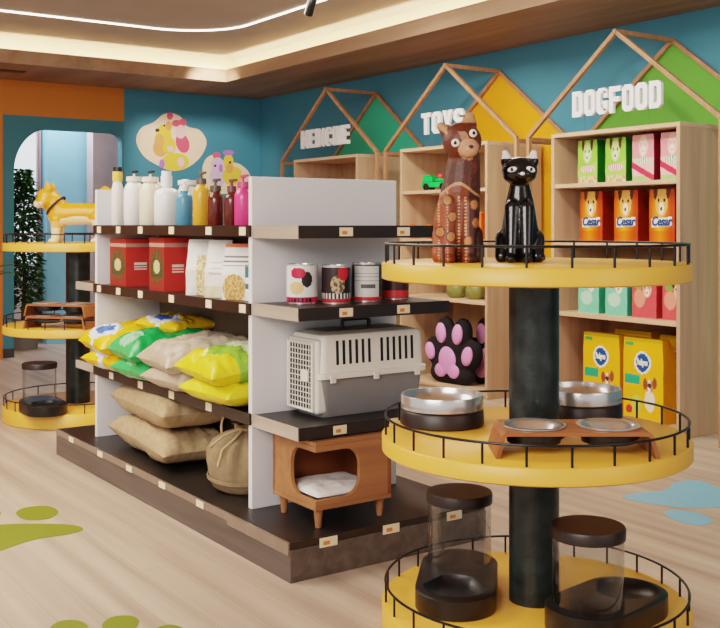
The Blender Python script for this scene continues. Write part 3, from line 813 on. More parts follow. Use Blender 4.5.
def pouch(label, x, y, rz, kind, g='treat pouches on the second shelf', h=0.265):
    w, d = 0.128, 0.085
    def fn(u, v, n):
        if abs(n.y) < 0.6 and n.z < 0.6: return (206, 196, 176)
        if v > 0.93: return (222, 120, 92) if kind == 2 else (226, 222, 214)
        if kind == 0 and v < 0.72 and u > 0.42: return (206, 170, 112) if noise.noise(Vector((u * 14, v * 22, 0))) > 0 else (236, 218, 176)
        if kind == 1 and v < 0.2: return (226, 214, 180)
        if kind == 1 and 0.35 < v < 0.7 and 0.2 < u < 0.8 and int(v * 40) % 4 == 0: return (186, 182, 190)
        if kind == 2 and v < 0.46 and hitell(u, v, 0.5, 0.2, 0.46, 0.26): return (196, 140, 78) if noise.noise(Vector((u * 14, v * 22, 5))) > 0 else (226, 186, 124)
        if kind == 2 and 0.55 < v < 0.8 and int(v * 40) % 3 == 0: return (120, 116, 112)
        return (240, 236, 230)
    return bag('treat_pouch', label, 'pouch', (x, y, ZS2), rz, w, d, h, fn, g, topd=0.08, pinch=0.45, bulge=0.12)
pouch('white treat pouch with side window of biscuits, beside the red cartons', -4.50, 2.2, 0.75, 0)
pouch('plain white treat pouch in the middle of the three', -4.295, 2.2, 0.55, 1)
pouch('white treat pouch with red sealed top and brown biscuits', -4.125, 2.2, 0.6, 2, h=0.25)
def can(label, loc, r, h, fn, rz=0, group='food cans on the end shelf'):
    t = thing('food_can', label, 'can', loc, rz, group)
    b = MB().lathe([(r * 0.97, 0.004)] + [(r, 0.008 + (h - 0.016) * k / 44) for k in range(45)] + [(r * 0.97, h - 0.004)], 96)
    o = b.build('label_wrap', 'print', t, smooth=True, angle=60)
    ink(o, lambda c, n: fn(math.atan2(c.y, c.x), c.z / h))
    MB().lathe([(0, h - 0.008), (r * 0.9, h - 0.008), (r * 0.92, h), (r * 0.985, h + 0.001), (r * 0.985, h - 0.006)], 40).build('lid', 'steel', t, smooth=True)
    MB().lathe([(0, 0.0), (r * 0.985, 0), (r * 0.985, 0.006)], 40).build('bottom_rim', 'steel', t, smooth=True)
    return t
# label fronts face local -x... written round angle 'a0' (direction to the shop)
A0 = math.atan2(-0.55, 0.83)
def rel(a): return (a - A0 + PI) % (2 * PI) - PI
def fn_c1(a, v):
    a = rel(a)
    if v < 0.18: return (24, 20, 22) if (0.05 < v < 0.15 and -1.0 < a < 0.7 and math.sin(a * 26) > -0.4) else (206, 30, 78)
    if v > 0.95: return (228, 228, 228)
    if hitell(a, v, -0.25, 0.78, 0.5, 0.14): return (216, 34, 74)
    if hitell(a, v, 0.35, 0.62, 0.36, 0.2): return (34, 28, 30)
    if hitell(a, v, -0.35, 0.4, 0.5, 0.16): return (238, 196, 140)
    return (242, 238, 236)
def fn_c2(a, v):
    a = rel(a)
    if v < 0.14: return (200, 40, 46)
    if v < 0.27: return (228, 220, 214) if math.sin(a * 24) > 0 else (40, 22, 24)
    if v > 0.95: return (224, 224, 224)
    if hitell(a, v, 0.5, 0.8, 0.4, 0.2): return (200, 34, 44)
    if hitell(a, v, 0.1, 0.5, 0.5, 0.24): return (196, 170, 130) if noise.noise(Vector((a * 5, v * 9, 0))) > -0.05 else (96, 70, 50)
    return (44, 26, 26)
def fn_c3(a, v):
    a = rel(a)
    if v < 0.13: return (206, 44, 50)
    if v > 0.93 : return (40, 38, 40)
    if abs(a) > 0.92 : return (44, 40, 42)
    if 0.36 < v < 0.46 and -0.4 < a < 0.6: return (90, 84, 86)
    if 0.5 < v < 0.75 and int(v * 44) % 4 == 0: return (166, 160, 160)
    return (224, 220, 218)
def fn_c4(a, v):
    if v < 0.4: return (206, 52, 54)
    return (66, 26, 28)
ZE = 1.021
can('white and pink food can nearest the shelf corner', (-3.72, 2.285, ZE), 0.066, 0.165, fn_c1)
can('dark brown food can with dog picture, second on the end shelf', (-3.64, 2.405, ZE), 0.062, 0.16, fn_c2)
can('white food can with black sides and red bottom band', (-3.66, 2.575, ZE), 0.066, 0.165, fn_c3)
can('small dark red food can half hidden behind the yellow tier', (-3.70, 2.76, ZE), 0.06, 0.1, fn_c4)
can('small teal and white can beside the last treat pouch', (-3.955, 2.18, ZS2), 0.036, 0.16, lambda a, v: (232, 232, 236) if v < 0.35 or 0.5 < v < 0.66 else (64, 110, 118), group='cans on the second shelf')

# third shelf: sacks
def sack_mesh(w, l, h, seed, n=34, wr=0.012, ear=0.06):
    def f(u, v, k):
        a, b = 2 * u - 1, 2 * v - 1
        th = max(0.0, (1 - abs(a) ** 4.5) * (1 - abs(b) ** 4.5)) ** 0.55
        x = a * w / 2 * (1 - ear * (1 - b * b)); y = b * l / 2 * (1 - ear * (1 - a * a))
        q = Vector((a * 2.1 + seed, b * 2.1, seed * 3.1))
        wob = wr * (noise.noise(q * 1.3) + 0.6 * noise.noise(q * 3.0) + 0.45 * noise.noise(q * 6.5)) * (0.35 + th)
        z = h / 2 * th * (1 if k > 0.5 else -1) * (1.0 if k > 0.5 else 0.92) + wob * (1.0 if k > 0.5 else 0.3)
        return (x + wob * 0.5, y + wob * 0.4, z + h * 0.46)
    b = gridbox((n, n, 1), f)
    lo = min(v.co.z for v in b.bm.verts)
    for v in b.bm.verts: v.co.z -= lo
    return b
def sack(name, label, cat, loc, rot, w, l, h, seed, fn=None, m='gum_yellow', group=None, wr=0.012, part='sack_film', ear=0.06):
    t = thing(name, label, cat, loc, 0, group); t.rotation_euler = rot
    b = sack_mesh(w, l, h, seed, wr=wr, ear=ear)
    o = b.build(part, m, t, smooth=True, angle=75)
    if fn: ink(o, lambda c, n: fn(c.x / w + 0.5, c.y / l + 0.5, n))
    return t
def s_yel(u, v, n):
    if hitell(u, v, 0.5, 0.22, 0.36, 0.18):
        return (70, 112, 190) if hitell(u, v, 0.5, 0.22, 0.2, 0.1) else (226, 234, 246)
    if v > 0.85: return (244, 214, 110)
    return (240, 190, 40)
def s_grn(u, v, n):
    if hitell(u, v, 0.52, 0.18, 0.26, 0.13): return (150, 206, 160)
    return (34, 152, 74) if v > 0.12 else (60, 176, 96)
def s_bei(u, v, n): return (196, 178, 158) if v > 0.08 else (186, 166, 146)
def s_lim(u, v, n):
    if v > 0.24 + 0.06 * math.sin(u * 9): return (140, 190, 70) if v < 0.45 else (226, 232, 190)
    if hitell(u, v, 0.5, 0.3, 0.24, 0.14): return (246, 240, 120)
    return (228, 208, 48)
S3 = 0.552
g = 'food sacks lying on the third shelf'
def cols(cx, name, labb, labt, fn, seed, w=0.42, cat='sack', dz=0.105, sh=0.0):
    sack(name, labb, cat, (cx, 2.24, S3), (0, 0, 0.06), w, 0.46, 0.125, seed, fn, group=g, wr=0.011)
    sack(name, labt, cat, (cx - 0.02 + sh, 2.235, S3 + dz), (0.13, 0.02, -0.08), w + 0.02, 0.48, 0.15, seed + 3.3, fn, group=g, wr=0.015)
cols(-5.41, 'food_sack', 'yellow sack with blue oval, lowest at the far end of the shelf', 'yellow sack with blue oval lying on the other far yellow sack', s_yel, 1.0)
cols(-5.0, 'food_sack', 'green foil sack lying directly on the third shelf', 'green foil sack lying on top of the other green one', s_grn, 2.0, 0.38)
cols(-4.58, 'food_sack', 'taupe paper sack lying directly on the third shelf', 'plump taupe paper sack on top of the flatter taupe sack', s_bei, 3.0, 0.42, dz=0.1)
cols(-4.13, 'food_sack', 'lime yellow sack lying directly on the third shelf by the end panel', 'lime yellow sack with green top lying on the other lime sack', s_lim, 4.0, 0.44)
sack('food_sack', 'yellow sack with blue oval lying behind, on top of the green sacks', 'sack', (-5.10, 2.34, S3 + 0.225), (0.03, 0.04, 0.2), 0.38, 0.28, 0.09, 9.0, s_yel, group=g)
# deck: burlap sacks
g = 'burlap sacks on the bottom deck'
sack('burlap_sack', 'plump burlap sack lying flat on the bottom deck', 'sack', (-5.03, 2.265, 0.152), (0, 0, -0.08), 0.92, 0.38, 0.18, 5.0, None, 'burlap', g, 0.016, 'sack_cloth', 0.1)
sack('burlap_sack', 'plump burlap sack lying on top of the other burlap sack', 'sack', (-5.01, 2.265, 0.324), (0.0, -0.02, -0.1), 0.92, 0.38, 0.2, 6.0, None, 'burlap', g, 0.018, 'sack_cloth', 0.1)
sack('food_sack', 'small yellow sack standing behind the canvas drawstring bag', 'sack', (-4.36, 2.40, 0.16), (1.25, 0, 0.1), 0.24, 0.26, 0.1, 8.0, lambda u, v, n: (226, 190, 60), group=None)
t = thing('drawstring_bag', 'brown canvas drawstring bag tied with rope beside the white end panel', 'bag', (-4.17, 2.265, 0.151))
def fold(r, z, a):
    k = max(0, (z - 0.06) / 0.14); kk = min(1, k)
    return r * (1 + 0.15 * kk * math.sin(a * 11 + 0.6 * math.sin(a * 2)) + 0.025 * math.sin(a * 3 + 1)), z + 0.008 * math.sin(a * 2)
MB().lathe([(0, 0), (0.12, 0), (0.155, 0.02), (0.17, 0.07), (0.172, 0.12), (0.163, 0.17), (0.135, 0.215), (0.085, 0.25), (0.04, 0.265), (0.036, 0.272), (0.05, 0.29), (0.07, 0.305), (0.05, 0.3), (0, 0.28)], 66, fn=fold).build('bag_body', 'canvas', t, smooth=True, angle=80)
b = MB().tube([(0.043 * math.cos(i * PI / 8), 0.043 * math.sin(i * PI / 8), 0.272) for i in range(16)], 0.007, 8, True)
for a0, R in ((-2.2, 0.042), (0.4, 0.038)):
    d = Vector((math.cos(a0), math.sin(a0), 0))
    b.tube([d * 0.05 + d * R * (1 - math.cos(k * PI / 7)) * 0.8 + Vector((0, 0, 0.275 + R * math.sin(k * PI / 7) * 1.5 - 0.0)) for k in range(15)], 0.006, 8)
b.tube([(0.03, -0.04, 0.27), (0.06, -0.09, 0.245), (0.05, -0.15, 0.2), (0.06, -0.178, 0.13)], 0.006, 8); b.tube([(0.0, -0.045, 0.27), (-0.04, -0.1, 0.24), (-0.08, -0.145, 0.19)], 0.006, 8)
b.build('tie_rope', 'rope', t, smooth=True)
b = MB().lathe([(0.1735, 0.05), (0.1765, 0.052), (0.1765, 0.066), (0.1735, 0.068)], 66, fn=lambda r, z, a: (r * (1 + 0.025 * math.sin(a * 3 + 1)), z + 0.008 * math.sin(a * 2))); b.build('seam_band', 'canvas', t, smooth=True)

# ------------------------------------------------------------------ pet carrier
t = thing('pet_carrier', 'white and grey plastic pet carrier with barred door on the end shelf', 'pet carrier', (-3.845, 2.28, 0.551))
Wc, Lc = 0.275, 0.56
def shell(z0, z1, in0, in1, n=7):
    P = []
    def ring(ins, z):
        r = 0.034; x0, x1, y0, y1 = ins, Wc - ins, ins, Lc - ins; q = []
        for cx, cy, a0 in ((x1 - r, y1 - r, 0), (x0 + r, y1 - r, PI / 2), (x0 + r, y0 + r, PI), (x1 - r, y0 + r, 1.5 * PI)):
            for k in range(n): a = a0 + PI / 2 * k / (n - 1); q.append((cx + r * math.cos(a), cy + r * math.sin(a), z))
        return q
    b = MB(); rings = [[b.bm.verts.new(p) for p in ring(i, z)] for i, z in zip(in0, z0)]
    for A_, B_ in zip(rings, rings[1:]):
        for k in range(len(A_)): b.face([A_[k], A_[(k + 1) % len(A_)], B_[(k + 1) % len(B_)], B_[k]])
    b.face(list(reversed(rings[0]))); b.face(rings[-1]); return b
shell((0.0, 0.02, 0.16), None, (0.03, 0.022, 0.010), None).build('lower_shell', 'carrier_g', t, smooth=True)
shell((0.161, 0.162, 0.185, 0.186, 0.325, 0.341, 0.347), None, (0.004, -0.004, -0.004, 0.006, 0.012, 0.02, 0.04), None).build('upper_shell', 'carrier_w', t, smooth=True)
shell((0.3475, 0.352, 0.354), None, (0.05, 0.054, 0.065), None).build('top_tray', 'carrier_tray', t, smooth=True)
tilt = lambda z: Wc - 0.006 - 0.006 * (z - 0.186) / 0.139
for i in range(13):
    if i == 6: continue
    y = 0.09 + i * 0.0325
    z0_, z1_ = 0.218, 0.318
    MB().prism([(y - 0.0065, z0_), (y + 0.0065, z0_), (y + 0.0065, z1_), (y - 0.0065, z1_)], lambda u, v, k: (tilt(v) + k, u, v), -0.004, 0.0012).build('vent_slot', 'black_plastic', t)
for y in (0.06, 0.28, 0.5): MB().box(Wc + 0.0005, Wc + 0.009, y - 0.014, y + 0.014, 0.145, 0.178).build('latch', 'carrier_w', t, bevel=0.003)
MB().box(0.022, Wc - 0.022, -0.0045, 0.05, 0.016, 0.325).build('door_frame', 'carrier_w', t, bevel=0.014, seg=3)
MB().box(0.046, Wc - 0.046, -0.0085, 0.0, 0.03, 0.30).build('door_recess', 'black_plastic', t, bevel=0.004)
b = MB()
for i in range(9):
    x = 0.05 + (Wc - 0.1) * i / 8; b.tube([(x, -0.0105, 0.032), (x, -0.0105, 0.305)], 0.0024, 6)
for i in range(13):
    z = 0.035 + 0.268 * i / 12; b.tube([(0.046, -0.0135, z), (Wc - 0.046, -0.0135, z)], 0.0024, 6)
fr = [(0.042, 0.03), (Wc - 0.042, 0.03), (Wc - 0.042, 0.31), (0.042, 0.31)]
b.tube([(x, -0.012, z) for x, z in fr], 0.008, 8, True)
b.build('wire_door', 'carrier_w', t, smooth=True)
MB().box(Wc * 0.62, Wc * 0.62 + 0.05, -0.03, -0.018, 0.15, 0.2).build('door_latch', 'carrier_w', t, bevel=0.004)
b = MB().tube([(Wc / 2, 0.20, 0.352), (Wc / 2, 0.20, 0.385), (Wc / 2, 0.215, 0.393), (Wc / 2, 0.325, 0.393), (Wc / 2, 0.34, 0.385), (Wc / 2, 0.34, 0.352)], 0.009, 10); b.build('carry_handle', 'black_plastic', t, smooth=True)

# ------------------------------------------------------------------ wooden cat house
t = thing('cat_house', 'small wooden cat house on tapered legs with rounded corner opening', 'cat house', (-3.425, 2.165, 0.151))
W, L, zb, zt = 0.335, 0.37, 0.075, 0.345           # extends to -x by W and +y by L
th = 0.018
bx('top_board', 'cathouse', t, -W, 0, 0, L, zt - th, zt, bevel=0.003)
bx('bottom_board', 'cathouse', t, -W, 0, 0, L, zb, zb + th, bevel=0.003)
bx('side_panel', 'cathouse_in', t, -W, 0, L - th, L, zb + th, zt - th, bevel=0.002)
bx('side_panel', 'cathouse_in', t, -W, -W + th, 0.0, L - th, zb + th, zt - th, bevel=0.002)
def cshape(far, near, z0, z1, r=0.07, lip=0.022, s0=0.0):
    # panel in (u,z): solid from 'far' to 'near' with an opening that starts at u=0 (the corner) and ends rounded at u=near
    P = [(s0, z0), (far, z0), (far, z1), (s0, z1), (s0, z1 - lip)]
    for k in range(9):
        a = PI / 2 - PI * 0.5 * k / 8; P.append((near - r + r * math.cos(a), z1 - lip - r + r * math.sin(a)))
    for k in range(9):
        a = -PI * 0.5 * k / 8; P.append((near - r + r * math.cos(a), z0 + lip + r + r * math.sin(a)))
    P.append((s0, z0 + lip)); return P
zi0, zi1 = zb + th, zt - th
MB().prism(cshape(L - th, 0.21, zi0, zi1), lambda u, v, k: (k, u, v), -th, 0).build('front_panel', 'cathouse', t, bevel=0.002)
MB().prism(cshape(W - th, 0.19, zi0, zi1, s0=th), lambda u, v, k: (-u, k, v), 0, th).build('front_panel', 'cathouse', t, bevel=0.002)
for x, y in ((-0.035, 0.035), (-0.035, L - 0.035), (-W + 0.035, 0.035), (-W + 0.035, L - 0.035)):
    MB().lathe([(0, 0), (0.012, 0), (0.02, zb), (0, zb)], 16, (x, y, 0)).build('leg', 'cathouse', t, smooth=True, angle=60)
cu = sack_mesh(W - 0.05, L - 0.05, 0.05, 11.0, 24, 0.006, 0.02); cu.bm.transform(Matrix.Translation((-W / 2, L / 2, zb + th + 0.001)))
tag(cu.build('pet_cushion', 'cushion', None, smooth=True, angle=80), 'white soft cushion lying inside the wooden cat house', 'cushion').location = (-3.425, 2.165, 0.151)

# ------------------------------------------------------------------ round yellow display stands
TR = 0.508
def stand(label, loc, rz):
    t = thing('display_stand', label, 'display stand', loc, rz, 'three tier round yellow stands')
    for z0, z1 in ((0.0, 0.10), (0.600, 0.655), (1.170, 1.226)):
        d = MB().lathe([(0, z0), (TR - 0.006, z0), (TR, z0 + 0.004), (TR, z1 - 0.004), (TR - 0.004, z1), (0, z1)], 96).build('tier', 'yellow', t, smooth=True, angle=50)
        R = TR - 0.012
        b = MB().tube([(R * math.cos(2 * PI * i / 96), R * math.sin(2 * PI * i / 96), z1 + 0.062) for i in range(96)], 0.0042, 8, True)
        for i in range(24):
            a = 2 * PI * (i + 0.5) / 24; b.tube([(R * math.cos(a), R * math.sin(a), z1 - 0.001), (R * math.cos(a), R * math.sin(a), z1 + 0.062)], 0.004, 6)
        b.build('guard_rail', 'black_metal', d, smooth=True)
    for z0, z1 in ((0.10, 0.600), (0.655, 1.170)):
        MB().lathe([(0, z0), (0.083, z0), (0.083, z1), (0, z1)], 48).build('pole', 'stone', t, smooth=True, angle=50)
    return t
T1 = camxy((534 - 360) / 1033 * 3.45, 3.45); T2 = camxy((78 - 360) / 1033 * 7.3, 7.3)
S = stand('large round yellow three tier stand in front with cat statues on top', (T1[0], T1[1], 0), 0.1)
dup(S, (T2[0], T2[1], 0), 0.4, 'round yellow three tier stand far behind the gondola, with a dog figure')
FACE = math.radians(49)

# cat statues
def spots(c, n):
    x, y, z = c
    if z > 0.335:
        if z > 0.462 or (x < -0.036 and z > 0.432 - (x + 0.05) * 0.6): return (176, 128, 90)
        if hitell(x, z, 0.036, 0.372, 0.037, 0.034) and y < -0.045: return (196, 142, 112)
        if abs(x - 0.026 + (z - 0.4) * 0.5) < 0.013 and 0.39 < z < 0.43 and y < -0.04: return (176, 118, 88)
        return (94, 40, 20)
    if z > 0.245 + 0.02 * math.cos(x * 40): return (72, 32, 20) if noise.noise(Vector((x * 120, z * 30, y * 120))) > -0.2 else (94, 44, 26)
    if z > 0.235 + 0.02 * math.cos(x * 40): return (190, 132, 88)
    for sx, sz in ((-0.036, 0.205), (-0.02, 0.15), (0.052, 0.19), (0.058, 0.13), (-0.06, 0.1), (-0.024, 0.085), (0.03, 0.07)):
        if hitell(x, z, sx, sz, 0.013, 0.015): return (178, 116, 68)
        if hitell(x, z, sx, sz, 0.018, 0.02): return (88, 36, 20)
    if abs(abs(x - 0.012) - 0.011) < 0.004 and z < 0.22 and (int(z * 180) % 2 == 0): return (206, 158, 104)
    if abs(abs(x + 0.05) - 0.014) < 0.003 and int(z * 200) % 2 == 0: return (204, 150, 100)
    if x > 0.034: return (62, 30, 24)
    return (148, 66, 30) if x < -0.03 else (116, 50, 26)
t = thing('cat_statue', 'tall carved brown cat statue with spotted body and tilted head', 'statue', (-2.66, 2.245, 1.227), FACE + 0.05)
hd = Matrix.Rotation(-0.5, 3, 'Y')
blob('cat_body', [('e', (-0.004, 0.02, 0.075), (0.082, 0.085, 0.085)), ('t', [(-0.008, 0.01, 0.12), (0.012, 0.005, 0.25), (0.022, 0.0, 0.35)], [0.076, 0.066, 0.054]),
    ('t', [(-0.004, 0.0, 0.10), (0.006, 0.0, 0.2)], [0.076, 0.07]), ('e', (0.014, -0.02, 0.402), (0.066, 0.064, 0.066), hd), ('e', (0.036, -0.068, 0.372), (0.032, 0.026, 0.028), hd),
    ('t', [(-0.032, -0.015, 0.432), (-0.056, -0.02, 0.452)], [0.026, 0.015]), ('t', [(0.036, -0.015, 0.458), (0.042, -0.02, 0.485)], [0.028, 0.015]),
    ('t', [(-0.03, -0.05, 0.19), (-0.034, -0.075, 0.02)], [0.03, 0.024]), ('t', [(0.036, -0.05, 0.19), (0.034, -0.075, 0.02)], [0.03, 0.024]),
    ('e', (-0.034, -0.09, 0.012), (0.025, 0.035, 0.016)), ('e', (0.034, -0.09, 0.012), (0.025, 0.035, 0.016)),
    ('t', [(-0.05, 0.0, 0.09), (-0.058, -0.03, 0.02)], [0.036, 0.03]), ('t', [(0.05, 0.0, 0.09), (0.054, -0.03, 0.02)], [0.036, 0.03]),
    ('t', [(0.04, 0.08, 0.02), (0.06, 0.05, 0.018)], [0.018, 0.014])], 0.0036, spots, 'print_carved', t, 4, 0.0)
def eye(t, c, r, mats, n=(0, -1, 0), sc=(1, 1)):
    q = Vector((0, 0, 1)).rotation_difference(Vector(n)).to_matrix()
    b = MB().ell(c, (r * sc[0], r * sc[1], r * 0.5), q, 16); e = b.build('eye', mats[0], t, smooth=True)
    MB().ell(Vector(c) + Vector(n) * r * 0.35, (r * 0.45, r * 0.5, r * 0.25), q, 12).build('pupil', mats[1], e, smooth=True)
eye(t, (-0.010, -0.081, 0.392), 0.014, ('eye_cream', 'eye_black'), (-0.15, -0.98, 0)); eye(t, (0.048, -0.074, 0.424), 0.014, ('eye_cream', 'eye_black'), (0.35, -0.93, 0.05))
MB().ell((0.04, -0.097, 0.379), (0.008, 0.006, 0.006)).build('nose', 'pup_dark', t, smooth=True)

def blackc(c, n):
    x, y, z = c
    if z > 0.344 and y < 0.02 and abs(x) > 0.026 and n.y < -0.1: return (232, 226, 222)
    return (20, 18, 19)
t = thing('cat_statue', 'glossy black cat statue with white ears sitting upright', 'statue', (-2.54, 2.415, 1.227), FACE - 0.08)
blob('cat_body', [('e', (0, 0.025, 0.07), (0.074, 0.085, 0.08)), ('t', [(0, 0.015, 0.1), (0, 0.0, 0.2), (0.0, -0.008, 0.27)], [0.064, 0.048, 0.03]),
    ('e', (0.0, -0.015, 0.305), (0.06, 0.054, 0.046)), ('e', (0.012, -0.06, 0.29), (0.03, 0.02, 0.02)), ('e', (0.0, -0.025, 0.288), (0.056, 0.045, 0.032)),
    ('t', [(-0.042, -0.012, 0.335), (-0.047, -0.014, 0.362)], [0.022, 0.012]), ('t', [(0.042, -0.012, 0.335), (0.047, -0.014, 0.362)], [0.022, 0.012]),
    ('t', [(-0.022, -0.035, 0.18), (-0.024, -0.07, 0.02)], [0.028, 0.019]), ('t', [(0.022, -0.035, 0.18), (0.024, -0.07, 0.02)], [0.028, 0.019]),
    ('e', (-0.026, -0.086, 0.012), (0.02, 0.032, 0.014)), ('e', (0.026, -0.086, 0.012), (0.02, 0.032, 0.014)),
    ('t', [(-0.048, 0.01, 0.075), (-0.058, -0.025, 0.018)], [0.036, 0.024]), ('t', [(0.048, 0.01, 0.075), (0.058, -0.025, 0.018)], [0.036, 0.024]),
    ('t', [(0.04, 0.09, 0.02), (0.072, 0.03, 0.016), (0.078, -0.02, 0.013)], [0.016, 0.014, 0.009])], 0.0038, blackc, 'print_gloss', t, 4, 0.0)
eye(t, (-0.022, -0.066, 0.306), 0.013, ('eye_white', 'eye_black'), (-0.2, -0.97, 0), (1.25, 0.7)); eye(t, (0.038, -0.06, 0.306), 0.013, ('eye_white', 'eye_black'), (0.35, -0.93, 0), (1.25, 0.7))
MB().ell((0.012, -0.081, 0.291), (0.008, 0.005, 0.006)).build('nose', 'eye_white', t, smooth=True)

# dog figure on the far stand
def shiba(c, n):
    x, y, z = c
    if z < 0.1: return (244, 226, 196)
    if n.z < -0.25 and z < 0.22: return (246, 232, 210)
    if y < -0.215 and z < 0.285: return (248, 226, 206)
    if z < 0.15: return (240, 186, 110)
    return (232, 156, 40)
p = camxy((77 - 360) / 1033 * 7.12, 7.12)
t = thing('dog_figure', 'golden yellow dog figure with black collar on the far stand', 'figurine', (p[0], p[1], 1.227), -0.6)
blob('dog_body', [('t', [(0, -0.12, 0.195), (0, 0.0, 0.2), (0, 0.14, 0.2)], [0.082, 0.075, 0.076]), ('t', [(0, -0.12, 0.22), (0, -0.18, 0.3)], [0.075, 0.068]),
    ('e', (0, -0.2, 0.315), (0.082, 0.075, 0.07)), ('t', [(0, -0.225, 0.285), (0, -0.268, 0.27)], [0.05, 0.032]), ('e', (-0.05, -0.21, 0.285), (0.04, 0.045, 0.04)), ('e', (0.05, -0.21, 0.285), (0.04, 0.045, 0.04)),
    ('t', [(-0.05, -0.185, 0.365), (-0.064, -0.19, 0.425)], [0.03, 0.007]), ('t', [(0.05, -0.185, 0.365), (0.064, -0.19, 0.425)], [0.03, 0.007])]
    + [('t', [(s * 0.045, -0.13, 0.16), (s * 0.045, -0.135, 0.02)], [0.042, 0.026]) for s in (-1, 1)] + [('t', [(s * 0.048, 0.15, 0.17), (s * 0.048, 0.175, 0.09), (s * 0.048, 0.155, 0.02)], [0.055, 0.032, 0.026]) for s in (-1, 1)]
    + [('e', (s * 0.045, -0.15, 0.014), (0.03, 0.04, 0.018)) for s in (-1, 1)] + [('e', (s * 0.048, 0.14, 0.014), (0.03, 0.04, 0.018)) for s in (-1, 1)]
    + [('t', [(0, 0.2, 0.25), (0, 0.24, 0.32), (0, 0.19, 0.36), (0, 0.15, 0.32)], [0.035, 0.04, 0.036, 0.022])], 0.009, shiba, 'print_matte', t, 4, 0.0)
for s in (-1, 1): eye(t, (s * 0.034, -0.266, 0.325), 0.01, ('eye_black', 'eye_black'), (s * 0.3, -0.95, 0))
MB().ell((0, -0.298, 0.279), (0.014, 0.01, 0.011)).build('nose', 'eye_black', t, smooth=True)
cr = []
for i in range(32):
    a = 2 * PI * i / 32; q = Vector((0.081 * math.cos(a), 0.081 * math.sin(a), 0)); q.rotate(Matrix.Rotation(0.8, 3, 'X')); cr.append(q + Vector((0, -0.145, 0.255)))
MB().tube(cr, 0.008, 8, True).build('collar', 'collar', t, smooth=True)

# bowls
MID = 0.656
def big_bowl(label, loc):
    t = thing('pet_bowl', label, 'bowl', (loc[0], loc[1], MID), 0, 'large steel pet bowls with dark bases')
    MB().lathe([(0, 0), (0.138, 0), (0.147, 0.006), (0.145, 0.05), (0.14, 0.0555), (0, 0.0555)], 56).build('base', 'lid_brown', t, smooth=True, angle=50)
    MB().lathe([(0.138, 0.0558), (0.143, 0.058), (0.144, 0.1), (0.1415, 0.105), (0.136, 0.104), (0.132, 0.09), (0.122, 0.066), (0.1, 0.058), (0, 0.0565)], 56).build('steel_insert', 'steel', t, smooth=True, angle=60)
    return t
A = big_bowl('large steel pet bowl with dark base at the left of the middle tier', camxy((442 - 360) / 1033 * 3.61, 3.61))
q = camxy((581 - 360) / 1033 * 3.75, 3.75)
dup(A, (q[0], q[1], MID), 0, 'large steel pet bowl with dark base behind the dark pole')
def feeding_stand(label, loc, rz, g='bent wood feeding stands'):
    t = thing('feeding_stand', label, 'feeding stand', loc, rz, g)
    # bent sheet: profile in (x,z), extruded in y
    o_, i_ = [], []
    hw, hh, tk, sl = 0.226, 0.078, 0.012, 0.018
    def prof(off):
        pts = [(-hw - sl + 0, 0)]; r = 0.022 - off
        for k in range(7):
            a = PI - PI / 2 * k / 6; pts.append((-hw + 0.02 + r * math.cos(a) * 1.0, hh - 0.022 + r * math.sin(a)))
        for k in range(7):
            a = PI / 2 - PI / 2 * k / 6; pts.append((hw - 0.02 + r * math.cos(a), hh - 0.022 + r * math.sin(a)))
        pts.append((hw + sl, 0)); return pts
    A_, B_ = prof(0), prof(tk)
    B_[0] = (-hw - sl + tk * 1.05, 0); B_[-1] = (hw + sl - tk * 1.05, 0)
    sh = MB().prism(A_ + list(reversed(B_)), lambda u, v, k: (u, k, v), -0.105, 0.105)
    sh = sh.build('bent_sheet', 'walnut', t)
    cut = MB()
    for x in (-0.115, 0.115): cut.lathe([(0, 0.04), (0.087, 0.04), (0.087, 0.2), (0, 0.2)], 48, (x, 0, 0))
    cut = cut.build('cutter', 'walnut'); cut.parent = t
    bo = sh.modifiers.new('B', 'BOOLEAN'); bo.object = cut; bo.operation = 'DIFFERENCE'; bake(sh); bpy.data.objects.remove(cut)
    for x in (-0.115, 0.115): MB().lathe([(0.088, hh - 0.03), (0.094, hh - 0.03), (0.094, hh - tk - 0.001), (0.088, hh - tk - 0.001), (0.088, hh - 0.03)], 40, (x, 0, 0)).build('support_ring', 'black_plastic', t, smooth=True)
    return t
def small_bowl(label, loc, g):
    t = thing('steel_bowl', label, 'bowl', loc, 0, g)
    MB().lathe([(0, 0.0), (0.05, 0.0), (0.07, 0.014), (0.078, 0.045), (0.088, 0.0525), (0.098, 0.0525), (0.098, 0.0565), (0.088, 0.0575), (0.074, 0.047), (0.062, 0.018), (0.045, 0.006), (0, 0.005)], 44).build('bowl_body', 'steel', t, smooth=True, angle=60)
    MB().lathe([(0.072, 0.004), (0.082, 0.004), (0.085, 0.034), (0.079, 0.034)], 44).build('rubber_sleeve', 'black_plastic', t, smooth=True)
    return t
RZ = math.atan2(EY[0], EX[0])
fs = camxy((571 - 360) / 1033 * 3.17, 3.17)
A = feeding_stand('bent wood feeding stand with two steel bowls on the front middle tier', (fs[0], fs[1], MID), RZ)
B1 = None
for k, x in enumerate((-0.115, 0.115)):
    lx, ly = fs[0] + x * EX[0], fs[1] + x * EY[0]
    lab = ('steel bowl in the left hole of the front feeding stand', 'steel bowl in the right hole of the front feeding stand')[k]
    if B1 is None: B1 = small_bowl(lab, (lx, ly, MID + 0.0275), 'steel bowls in the feeding stands')
    else: dup(B1, (lx, ly, MID + 0.0275), 0, lab)
q = camxy((62 - 360) / 1033 * 6.98, 6.98)
dup(A, (q[0], q[1], MID), RZ - 0.25, 'bent wood feeding stand on the far stand, under a second one', scale=(0.95, 1, 1.05))
dup(A, (q[0] + 0.01, q[1], MID + 0.083), RZ - 0.25, 'bent wood feeding stand stacked on top of another on the far stand', scale=(0.95, 1, 1.05))
